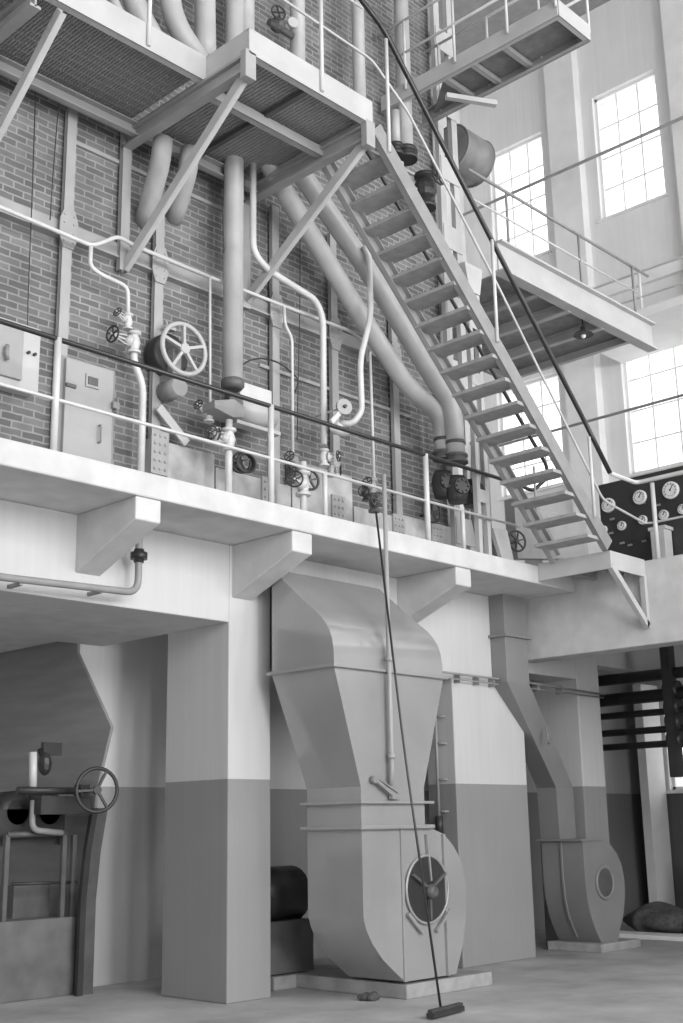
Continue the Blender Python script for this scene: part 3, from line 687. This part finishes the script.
# ------------------------------------------------------------------ high walkway at right of stair top
wk = thing('high_walkway', 'narrow dark-bottomed walkway reaching out from the laced column near the top', 'walkway', (10.2, 7, 10))
XK = 9.9; zk = 10.05
yE = at(557, 5, 'X', XK).y; yS = 8.62
MB().channel((XK, yS, zk), (XK, yE, zk), .20, .06, .014, (1, 0, 0)).build('edge_beam', 'steel_light', wk)
XK2 = at(595, 39, 'Z', zk-.1).x; y2 = yE
MB().channel((XK+.008, yE-.008, zk+.001), (XK2-.008, yE-.008, zk+.001), .20, .06, .014, (0, 1, 0)).build('end_beam', 'steel_light', wk)
MB().channel((XK2, yE, zk), (XK2, 8.5, zk), .20, .06, .014, (-1, 0, 0)).build('edge_beam', 'steel', wk)
MB().prism([(XK+.015, yE+.015), (XK2-.015, yE+.015), (XK2-.015, 8.3), (XK+.015, 7.6)], 'Z', zk+.02, zk+.04).build('deck', 'deck', wk)
for y in (6.85, 7.3, 7.7): MB().bar((XK, y, zk-.03), (XK2, y, zk-.03), .06, .06).build('cross_bar', 'steel', wk)
hk = thing('walkway_handrail', 'thin double pale handrail on the high walkway at the top', 'railing', (10, 7, 10.1))
for x in (XK-.03, XK2): 
    for dz in (.5, .95): MB().tube([(x, 9.0 if x < 10 else 8.4, zk+dz), (x, yE-.02, zk+dz)], .017, 8).build('rail', 'pipe_white', hk)
    for y in (8.2, 7.45, 6.7, yE): MB().tube([(x, y, zk), (x, y, zk+.95)], .017, 8).build('post', 'pipe_white', hk)
a, c = at(432, 96, 'Z', 9.85), at(495, 103, 'X', XK2)
tag(MB().bar(at(446, 96, 'Z', 9.80), at(496, 104, 'Z', 9.80), .06, .07, (0, 0, 1)).build('strut', 'steel_light'), 'short white strut tying the high walkway to the laced column', 'strut')
# tank hanging behind
ta = thing('storage_drum', 'grey horizontal steel drum hanging right of the laced column', 'tank', (11.8, 9.1, 10))
c0 = AY(449, 148, 9.15); c1 = AY(476, 166, 9.15); c1.z = c0.z
L = (c1-c0).length
MB().lathe(c0, (1, 0, 0), [(0, .30), (.02, .34), (L-.02, .34), (L, .30)], 28).build('shell', 'tank', ta)
for d in (.0, .96): MB().torus(c0+Vector((d*L+.01, 0, 0)), (1, 0, 0), .34, .014, 28, 6).build('hoop', 'tank', ta)
for x in (c0.x+.1, c1.x-.15): MB().box((x, 9.46, c0.z-.1), (x+.05, 9.52, 12.0)).build('hanger', 'steel_dark', ta)

# ------------------------------------------------------------------ service platform right, I beam
sp = thing('service_platform', 'steel service platform on a deep pale I-beam beside the staircase', 'platform', (12.5, 8.5, 7.9))
MB().ibeam((11.0, 7.8, 8.11), (14.62, 7.8, 8.11), .38, .16).build('main_beam', 'steel_light', sp)
MB().box((11.3, 7.9, 8.04), (14.15, 9.95, 8.07)).build('deck', 'deck', sp)
for x in (11.9, 12.6, 13.4): MB().ibeam((x, 7.85, 7.97), (x, 9.95, 7.97), .12, .08).build('cross_beam', 'steel_light' if x > 12 else 'steel', sp)
MB().channel((14.13, 7.85, 7.99), (14.13, 9.95, 7.99), .16, .06, .014, (-1, 0, 0)).build('end_beam', 'steel_light', sp)
MB().channel((11.3, 9.95, 7.99), (14.13, 9.95, 7.99), .16, .06, .014, (0, -1, 0)).build('rear_beam', 'steel', sp)
hs = thing('service_handrail', 'thin handrail above the deep I-beam in front of the tall windows', 'railing', (12.5, 7.8, 8.3))
MB().tube([(10.5, 7.8, 9.07), (14.66, 7.8, 9.07)], .02, 8).build('top_rail', 'grille', hs)
MB().tube([(10.5, 7.8, 8.70), (14.3, 7.8, 8.70)], .013, 8).build('lower_rail', 'pipe_white', hs)
for x in (11.25, 12.86, 14.22): MB().tube([(x, 7.8, 8.30), (x, 7.8, 9.08)], .018, 8).build('post', 'grille', hs)
# pendant lamp
c = AY(583, 331, 8.0)
pl = thing('pendant_lamp', 'small dark enamel pendant lamp hanging under the service platform', 'lamp', c-Vector((0, 0, .1)))
MB().tube([c, (c.x, c.y, 8.0)], .008, 6).build('stem', 'iron', pl)
MB().lathe(c+Vector((0, 0, .06)), (0, 0, -1), [(0, .03), (.05, .035), (.06, .05), (.10, .12), (.12, .135)], 20).build('shade', 'iron', pl)
MB().sphere(c+Vector((0, 0, -.07)), .035, 10).build('bulb', 'dial', pl)
# laced support behind stairs under I-beam
t = thing('beam_post', 'pale twin-leg steel post with flared cap under the I-beam behind the stairs', 'column', (10.95, 8.0, ZS))
a = AY(470, 262, 7.95)
b = MB(); x = a.x
MB().prism([(x-.17, 7.90), (x+.17, 7.90), (x+.10, 7.55), (x-.10, 7.55)], 'Y', 7.9, 8.0).build('cap', 'steel_light', t)
for dx in (-.08, .08): MB().box((x+dx-.03, 7.92, ZS), (x+dx+.03, 7.98, 7.56)).build('leg', 'steel_light', t)
b = MB(); z = 5.0
while z < 7.5: MB().box((x-.10, 7.915, z), (x+.10, 7.925, z+.15)).build('batten_plate', 'steel_light', t); z += .7
# far wall rails
pipe('window_rail', 'thin grey pipe running level across the lower tall windows', [(17.6, 13.5, 8.3), (17.6, 3, 8.3)], .025, 'grille', 0)
pipe('window_rail', 'thin grey pipe running level across the upper tall windows', [(17.9, 13.5, 13.45), (17.9, 3, 13.45)], .03, 'steel', 0)
for y0 in (6.9,):
    tag(MB().tube([(17.0, 10.5, 10.4), (17.0, 3, 10.4)], .02, 8).tube([(17.0, 10.5, 9.95), (17.0, 3, 9.95)], .02, 8).tube([(17.0, 9.2, 9.7), (17.0, 9.2, 10.4)], .02, 8).tube([(17, 7.9, 9.7), (17, 7.9, 10.4)], .02, 8).box((16.9, 3, 9.55), (18.5, 10.5, 9.7)).build('crane_ledge', 'winwall'), 'pale ledge with thin rails along the window wall, above the lower window', 'ledge')

# ------------------------------------------------------------------ fat pipes
YP = 8.38
pf = pipe('main_pipe', 'fat grey vertical pipe with dark band, rising through the upper platform', [(7.31, YP, 5.72), (7.31, YP, 13)], .10, 'pipe', 0, n=24)
MB().lathe((7.31, YP, 5.62), (0, 0, 1), [(0, .09), (.03, .115), (.08, .115), (.1, .103)], 24).build('collar', 'steel_dark', pf)
a = [AY(*q, 8.25) for q in ((268, 160), (291, 203), (351.5, 301), (408, 388), (436, 412), (444, 452))]
pA = pipe('diagonal_pipe', 'fat pale diagonal pipe, the left of the two running down behind the staircase', [a[0]+(a[0]-a[2])*.4, a[1], a[2], a[3], (a[5].x-.02, 8.25, a[4].z), a[5]], .105, 'pipe', .25, n=24)
b_ = [AY(*q, 8.10) for q in ((297, 168), (318, 200), (368, 270), (432, 376), (451, 410), (456, 455))]
pB = pipe('diagonal_pipe', 'fat pale diagonal pipe, the right of the two running down behind the staircase', [b_[0]+(b_[0]-b_[2])*.4, b_[0], b_[2], b_[3], (b_[5].x-.02, 8.10, b_[4].z+.05), b_[5]], .108, 'pipe', .25, n=24)
for par, e, Y in ((pA, a[5], 8.25), (pB, b_[5], 8.10)):
    MB().lathe(e-Vector((0, 0, .10)), (0, 0, 1), [(0, .135), (.03, .135), (.035, .11), (.07, .11), (.075, .135), (.10, .135)], 20).build('flange', 'steel_dark', par)
    MB().lathe(e+Vector((0, 0, .12)), (0, 0, 1), [(0, .116), (.04, .116)], 20).build('collar', 'steel_dark', par)
# black slide valves below them
def black_valve(px, py, Y, label):
    c = AY(px, py, Y); t = thing('stop_valve', label, 'valve', c-Vector((0, 0, .18)), 'black valves under the diagonal pipes')
    MB().lathe(c-Vector((0, 0, .16)), (0, 0, 1), [(0, .10), (.08, .12), (.16, .135), (.24, .12), (.30, .10)], 16).build('valve_body', 'iron', t)
    b = MB(); b.lathe(c, (-.5, -1, 0), [(.02, .06), (.12, .06), (.125, .09), (.15, .09)], 18)
    u, v, ax = frame_of((-.5, -1, 0))
    for k in range(8): q = c+ax*.15+u*(.07*math.cos(k*PI/4))+v*(.07*math.sin(k*PI/4)); b.lathe(q, ax, [(0, .013), (.02, .013)], 6)
    b.build('cover_flange', 'iron', t)
    return t
black_valve(443, 484, 8.25, 'black flanged valve under the left diagonal pipe')
black_valve(457, 489, 8.1, 'black flanged valve under the right diagonal pipe')
black_valve(472, 493, 8.1, 'black flanged valve rightmost, next to the boiler corner')
# stubs and pipes above platform
pipe('stub_pipe', 'lagged pipe stub slanting from under the platform into the bricks, left one', [AY(163, 140, 8.3), AY(160, 165, 8.3), AY(146, 215, 8.6), AY(144, 222, 8.75)], .095, 'lag', .1, n=18)
pipe('stub_pipe', 'lagged pipe stub slanting from under the platform into the bricks, right one', [AY(190, 150, 8.3), AY(188, 170, 8.3), AY(177, 210, 8.6), AY(173, 218, 8.75)], .095, 'lag', .1, n=18)
uq = [((105, -20), (118, 12), (150, 60)), ((128, -20), (136, 8), (165, 60)), ((168, -25), (172, 20), (200, 62)), ((205, -20), (205, 20), (206, 60))]
for k, q in enumerate(uq):
    pipe('riser_pipe', ['pale bent riser above the left platform edge, first from left', 'fat pale bent riser above the left platform edge, second', 'fat pale bent riser curving just left of a straight riser', 'straight fat riser left of the platform corner'][k], [AY(*r, 8.4) for r in q], (.05, .11, .11, .11)[k], 'pipe', .3, n=18)
for px, y1, r, lab in ((245, 60, .10, 'straight fat riser behind the platform corner'), (298, 90, .085, 'straight riser behind the black platform rail, beside the round gauge'), (360, 110, .075, 'straight riser rising past the stair head'), (406, 150, .09, 'straight fat riser ending at a black flange behind the stringer'), (396, 145, .055, 'short thin riser beside the fat one behind the stringer')):
    a = AY(px, y1, 8.35); top = 12.5 if px != 396 else AY(396, 112, 8.35).z
    p = pipe('riser_pipe', lab, [(a.x, 8.35, a.z), (a.x, 8.35, top)], r, 'pipe', 0, n=18)
    if px > 390: MB().lathe(a-Vector((0, 0, .14)), (0, 0, 1), [(0, r*1.5), (.05, r*1.6), (.055, r), (.1, r), (.105, r*1.6), (.15, r*1.5)], 16).build('flange', 'iron', p)
a = AY(425, 190, 8.35)
t = thing('stop_valve', 'black lumpy valve behind the stringer near the twin channel column', 'valve', a-Vector((0, 0, .2)))
MB().sphere(a, .15, 14, (1, 1, 1)).lathe(a, (0, 0, 1), [(-.25, .13), (-.2, .13), (-.19, .08), (.15, .08), (.16, .13), (.2, .13)], 14).build('valve_body', 'iron', t)
handwheel(t, a+Vector((-.05, -.25, .05)), (0, -1, .2), .10, .012, 5)
# gauge and fitting above platform corner
a = AY(292, 24, 8.2)
t = thing('round_gauge', 'small white round gauge on dark valves above the platform', 'gauge', a)
MB().lathe(a, (-.4, -1, 0), [(0, .06), (.04, .06)], 20).build('dial', 'steel_light', t)
MB().sphere(a+Vector((-.12, .1, -.02)), .09, 12).cyl(a+Vector((-.25, .1, -.05)), a+Vector((.1, .1, -.05)), .04, 10).build('valve_body', 'steel_dark', t)
handwheel(t, a+Vector((-.22, -.02, .02)), (-.3, -1, 0), .08, .01, 4)

# ------------------------------------------------------------------ small piping on the brick front
Yq = 8.50
pipe('steam_line', 'thin white pipe running across the bricks along the girder, with raised loop', [(3.4, Yq, 6.66), AY(0, 207, Yq), AY(92, 246, Yq), AY(104, 242, Yq), AY(118, 236, Yq), AY(135, 246, Yq), AY(210, 277, Yq)], .02, 'pipe_white', .08)
pipe('steam_line', 'thin white pipe along the girder right of the fat pipe, ending at a drop', [AY(210, 277, Yq), AY(284, 306, Yq), AY(350, 331, Yq), AY(365, 342, Yq), AY(368, 360, Yq)+Vector((0, 0, -.02))], .018, 'pipe_white', .06)
pipe('drop_pipe', 'thin white drop pipe bending down left of the large handwheel', [AY(91, 246, Yq), AY(90, 266, Yq), AY(100, 274, Yq), AY(128, 287, Yq), AY(128, 318, Yq)], .02, 'pipe_white', .08)
pipe('drop_pipe', 'white pipe dropping from the valve to the gallery left of the large handwheel', [AY(134, 350, Yq), AY(134, 362, Yq), AY(143, 385, Yq), (AY(143, 385, Yq).x, Yq, ZS)], .034, 'pipe_white', .12)
pipe('drop_pipe', 'thin white straight pipe falling just left of the fat vertical pipe', [AY(210, 277, Yq), AY(210, 410, Yq)], .014, 'pipe_white', 0)
pipe('drop_pipe', 'thin white pipe dropping with an offset between fat pipe and bent pipe', [AY(284, 306, Yq), AY(285, 325, Yq), AY(292, 338, Yq), (AY(292, 338, Yq).x, Yq, AY(294, 460, Yq).z)], .017, 'pipe_white', .06)
pipe('bent_pipe', 'pale pipe falling behind the brace, slanting then dropping to the gallery valves', [AY(253, 195, 8.3)+Vector((0, 0, .5)), AY(253, 252, 8.3), AY(268, 270, 8.3), AY(316, 300, 8.3), AY(323, 318, 8.3), (AY(322, 330, 8.3).x, 8.3, AY(324, 445, 8.3).z)], .035, 'pipe_white', .14)
pipe('bent_pipe', 'pale curved pipe with offset bend ending at the small pulley', [AY(364, 246, 7.95), AY(369, 256, 7.95), AY(371, 315, 7.95), AY(360, 360, 7.95), AY(362, 412, 7.97), AY(352, 424, 8.05), AY(340, 423, 8.15)], .032, 'pipe_white', .14)
pipe('drop_pipe', 'thin white pipe dropping below the curved pipe to a valve cluster', [AY(370, 352, 8.3), (AY(371, 352, 8.3).x, 8.3, AY(374, 480, 8.3).z)], .016, 'pipe_white', 0)
# thin cables
for q, lab in (([(36, 80), (32, 200), (28, 300), (27, 370)], 'thin dark cable hanging down the bricks at far left'), ([(60, 90), (54, 160), (50, 220)], 'thin dark cable hanging beside the leftmost buckstay'),
               ([(300, 190), (300, 300), (297, 440)], 'thin dark cable hanging behind the offset drop pipe'), ([(222, 200), (226, 300), (234, 378)], 'thin dark cable looping down in front of the fat vertical pipe')):
    pipe('cable', lab, [AY(a, c, 8.22 if a == 222 else 8.6) for a, c in q],   .005, 'iron', .2, n=6, cat='cable')
pipe('cable', 'thin black cable arching from the burner box across the bricks', [AY(*q, 8.5) for q in ((240, 385), (240, 365), (258, 357), (280, 362), (300, 380), (295, 392))], .009, 'iron', .15, n=6, cat='cable')

# furnace door
fd = thing('furnace_door', 'pale square furnace door with nameplate and handle in the brick wall', 'door', (5.8, 8.6, 4.66))
x0, x1, z0, z1 = 5.56, 6.06, 4.62, 5.53
MB().box((x0-.03, 8.62, z0-.03), (x1+.05, 8.74, z1+.03)).build('door_frame', 'grille', fd, .008)
MB().box((x0, 8.58, z0), (x1, 8.63, z1)).build('door_leaf', 'steel', fd, .006)
b = MB().box((x0+.20, 8.565, z1-.22), (x0+.34, 8.582, z1-.10)); b.build('nameplate_rim', 'steel', fd)
MB().box((x0+.22, 8.555, z1-.195), (x0+.32, 8.57, z1-.125)).build('nameplate', 'steel_dark', fd)
MB().tube([(x0+.36, 8.58, z0+.36), (x0+.36, 8.54, z0+.36), (x0+.36, 8.54, z0+.20), (x0+.36, 8.58, z0+.20)], .009, 8, .02).build('handle', 'grille', fd)
MB().box((x1-.02, 8.54, z1-.36), (x1+.05, 8.60, z1-.30)).cyl((x1+.03, 8.55, z1-.42), (x1+.03, 8.55, z1-.25), .012, 8).build('latch', 'grille', fd)
MB().box((x0+.0, 8.56, z1-.27), (x0+.10, 8.585, z1-.24)).build('hinge', 'steel_dark', fd)
ht = thing('inspection_hatch', 'pale hatch box with curved cable at the far left of bricks', 'hatch', (4.9, 8.6, 5.2))
MB().box((4.2, 8.56, 5.12), (5.28, 8.74, 5.70)).build('hatch_frame', 'steel_light', ht, .008); MB().box((4.25, 8.53, 5.18), (5.10, 8.57, 5.65)).build('hatch_leaf', 'steel', ht, .006)
MB().tube([(4.93, 8.5, 5.44), (4.92, 8.49, 5.36), (4.94, 8.5, 5.31)], .018, 8).build('handle', 'grille', ht)
MB().cyl((5.16, 8.56, 5.45), (5.16, 8.53, 5.45), .014, 8).cyl((5.22, 8.56, 5.45), (5.22, 8.53, 5.45), .014, 8).build('bolt', 'iron', ht)

# large wheel
lw = thing('large_handwheel', 'large pale five-spoked handwheel on the bricks beside the fat pipe', 'wheel', (6.68, 8.4, 5.6))
wc = AY(184, 349, 8.34)
handwheel(lw, wc, (-.05, -1, 0), .245, .024, 5, 'pipe', ph=.35, hub=.05)
MB().lathe(wc+Vector((0, .18, 0)), (0, 1, 0), [(0, .19), (.02, .21), (.14, .21), (.18, .19)], 28).build('backing_drum', 'iron', lw)
b = MB().cyl(wc, wc+Vector((0, .34, 0)), .03, 10); b.box(wc+Vector((-.05, .1, -.42)), wc+Vector((.05, .3, .02))); b.lathe(wc+Vector((0, .05, -.36)), (0, 1, 0), [(0, .09), (.22, .10)], 14)
b.build('gearbox', 'grille', lw)
MB().box(wc+Vector((-.06, .2, .26)), wc+Vector((.06, .26, .29))).tube([wc+Vector((-.05, .22, .34)), wc+Vector((-.02, .22, .29)), wc+Vector((.05, .22, .34))], .012, 6).build('bracket', 'pipe', lw)
# burner box with drum
bb = thing('burner_box', 'pale box with round drum and dark hood under the fat vertical pipe', 'burner', (7.5, 8.3, 5.3))
a, c = AY(240, 383, 8.46), AY(272, 412, 8.46)
MB().box((a.x, 8.46, c.z), (c.x, 8.62, AY(272, 391, 8.46).z)).build('box', 'pipe_white', bb, .01)
dl = AY(234, 411, 8.40); dr = AY(270, 411, 8.40); zc = AY(252, 413, 8.40).z
MB().cyl((dl.x, 8.40, zc), (dr.x, 8.40, zc), .135, 24).build('drum', 'pipe', bb)
a, c = AY(215, 398, 8.2), AY(236, 418, 8.2)
MB().prism([(a.x, a.z-.02), (c.x-.02, a.z+.05), (c.x+.12, a.z-.0), (c.x+.10, c.z+.03), (c.x-.03, c.z), (a.x, c.z+.04)], 'Y', 8.2, 8.40).build('hood', 'grille', bb, .006)
MB().box((dl.x+.22, 8.44, a.z-.02), (dl.x+.48, 8.465, a.z+.02)).build('slot', 'iron', bb)
MB().box((dl.x-.05, 8.30, zc-.19), (dr.x+.05, 8.42, zc-.155)).build('shelf', 'steel_light', bb)
# small pulley
sp2 = thing('small_pulley', 'small white pulley disc on a slanted lever beside the curved pipe', 'pulley', AY(340, 430, 8.15))
wc = AY(344, 407, 8.05)
MB().lathe(wc, (-.4, -1, 0), [(-.015, .085), (-.005, .072), (.005, .072), (.015, .085)], 24).build('disc', 'steel', sp2)
MB().lathe(wc, (-.4, -1, 0), [(.016, .02), (.04, .018)], 12).build('hub', 'iron', sp2)
b = MB().bar(AY(341, 411, 8.08), AY(331, 422, 8.08), .03, .05); b.lathe(AY(340, 430, 8.2), (-1, -.3, 0), [(-.12, .05), (.06, .07), (.14, .05)], 14); b.cyl(wc, wc+Vector((0, .4, 0)), .012, 8)
b.build('lever', 'pipe_white', sp2)

# boiler base plates with rivets along gallery
bp_ = thing('boiler_base_plate', 'row of stained pale riveted plates along the foot of the bricks', 'plate', (8.5, 8.6, ZS))
for i, (x0, x1, h) in enumerate(((6.50, 7.28, .62), (7.30, 8.30, .50), (8.32, 9.22, .78), (9.24, 9.95, .46), (9.97, 10.9, .50))):
    MB().box((x0, 8.60, ZS), (x1, 8.70, ZS+h)).build('plate', 'plate', bp_, .008)
for x, zb in ((6.60, .28), (7.98, .10), (8.98, .10), (9.95, .06), (10.62, .06)):
    b = MB().box((x-.10, 8.575, ZS+zb), (x+.10, 8.60, ZS+zb+.42))
    b.rivets([(x+dx, 8.575, ZS+zb+.05+k*.08) for dx in (-.06, 0, .06) for k in range(5)], (0, -1, 0), .017, .014)
    b.build('riveted_strap', 'steel', bp_)
b = MB().bar((6.56, 8.56, ZS+.92), (6.90, 8.56, ZS+.64), .02, .09); b.build('slanted_cleat', 'steel_light', bp_)

# valves
valve(134, 343, Yq, 'white valve with black wheel left of the large handwheel', .052, (-1, -.15, 0), .075, off=.27)
valve(128, 322, Yq, 'tiny white angle valve above the one left of large handwheel', .038, (-1, -.2, .35), .045, 'pipe_white', off=.15)
valve(209, 414, 8.4, 'tiny white angle valve at the foot of the thin pipe left of the fat pipe', .040, (-1, -.2, .3), .048, 'pipe_white', off=.17)
v = valve(229, 440, 8.25, 'white gate valve under the burner box, with black wheel to the left', .055, (-1, -.2, 0), .07, off=.22)
pipe('drop_pipe', 'white pipe from the valve under the burner box to the gallery', [AY(229, 420, 8.25), (AY(229, 420, 8.25).x, 8.25, ZS)], .035, 'pipe_white', 0)
valve(303, 484, 8.1, 'white gate valve low on the gallery with black wheel on left side', .06, (-1, -.6, -.12), .075, off=.30)
valve(295, 462, 8.25, 'dark small valve above the low gate valve, under offset drop pipe', .038, (-1, -.4, .2), .05, 'grille', off=.14)
pipe('drop_pipe', 'short white pipe through the low gate valve on the gallery', [AY(303, 462, 8.1), (AY(303, 462, 8.1).x, 8.1, ZS)], .035, 'pipe_white', 0)
valve(324, 458, 8.3, 'white double valve under the bent pipe, small black wheel to the right', .045, (.4, -1, 0), .055, off=.16)
valve(372, 488, 8.05, 'knobby white and black valve topping the pole, upper of the pair', .045, (-1, -.3, .3), .055, 'steel', off=.12)
valve(374, 503, 7.95, 'knobby black valve holding the long pole, lower of the pair', .048, (-.6, -1, 0), .07, 'steel_dark', off=.14)
valve(383, 498, 8.05, 'grey slim valve right of the knobby pair by the long pole', .035, (.6, -1, 0), .045, 'steel', off=.1)
# wheels low on gallery
for px, py, R, lab in ((240, 461, .115, 'black spoked wheel with coiled rim right of the burner valve'), (432, 512, .12, 'black spoked wheel low at the boiler foot under the diagonal pipes'), (310, 480, .10, 'dark thin wheel behind the low gate valve')):
    t = thing('spoked_wheel', lab, 'wheel', AY(px, py, 8.4)); c = AY(px, py, 8.4)
    handwheel(t, c, (-.25, -1, 0), R, .014, 5); MB().cyl(c, c+Vector((.04, .2, 0)), .018, 8).build('spindle', 'iron', t)
valve(216, 436, 8.2, 'small grey valve with black wheel, left beside the valve under the burner box', .038, (-1, -.5, 0), .06, 'steel', off=.12)
valve(290, 474, 8.2, 'dark knobbly valve wedged between offset drop pipe and low gate valve', .045, (-.8, -1, .3), .05, 'steel_dark', off=.12)
valve(331, 470, 8.35, 'grey small valve low behind the double valve on the riveted plate', .035, (1, -.8, 0), .05, 'steel', off=.10)
valve(366, 494, 8.1, 'black wheeled valve at the left side of the knobby pair', .036, (-1, -.6, 0), .055, 'steel_dark', off=.12)
c = AY(243, 462, 8.32); tag(MB().torus(c, (-.3, -1, .1), .10, .012, 28, 6).torus(c+Vector((.01, -.03, -.01)), (-.25, -1, .05), .085, .012, 28, 6).torus(c+Vector((0, -.05, -.02)), (-.35, -1, .05), .095, .012, 28, 6).build('coiled_hose', 'iron'), 'black coiled hose hanging behind the valve under burner box', 'hose')
# loop of old tools on gallery floor
a = AY(213, 483, 7.95); c = AY(243, 492, 7.95)
pipe('iron_rod', 'dark bent iron rod lying on gallery floor under the burner valve', [(a.x, 8.0, ZS+.02), (a.x+.25, 8.05, ZS+.015), (c.x+.2, 7.95, ZS+.02)], .014, 'iron', .1, cat='rod')

# ------------------------------------------------------------------ light
wd = bpy.data.worlds.new('world'); sc.world = wd; wd.use_nodes = True
bg = wd.node_tree.nodes['Background']; bg.inputs[0].default_value = (1, 1, 1, 1); bg.inputs[1].default_value = 2.2
def area(name, loc, target, sx, sy, power):
    l = bpy.data.lights.new(name, 'AREA'); l.shape = 'RECTANGLE'; l.size = sx; l.size_y = sy; l.energy = power
    o = bpy.data.objects.new(name, l); col.objects.link(o); o.location = loc
    o.rotation_euler = (Vector(target)-Vector(loc)).to_track_quat('-Z', 'Y').to_euler()
    return o
# daylight entering through the tall windows of the opposite wall, behind the camera
for i, x in enumerate((-4, 0, 4, 8, 12, 16)):
    area('hall_window_light', (x, -9.9, 8.6), (x+.2, 8, 6.5), 1.9, 6.6, 520)
l = area('bay_fill_light', (4.3, -9.9, 2.25), (6.5, 10, 2.2), 4.0, 3.9, 700)  # low lamp added to brighten the left bay, no gateway seen
sc.view_settings.view_transform = 'Standard'; sc.view_settings.look = 'None'; sc.view_settings.gamma = 1
sc.view_settings.use_curve_mapping = False; sc.view_settings.exposure = .05
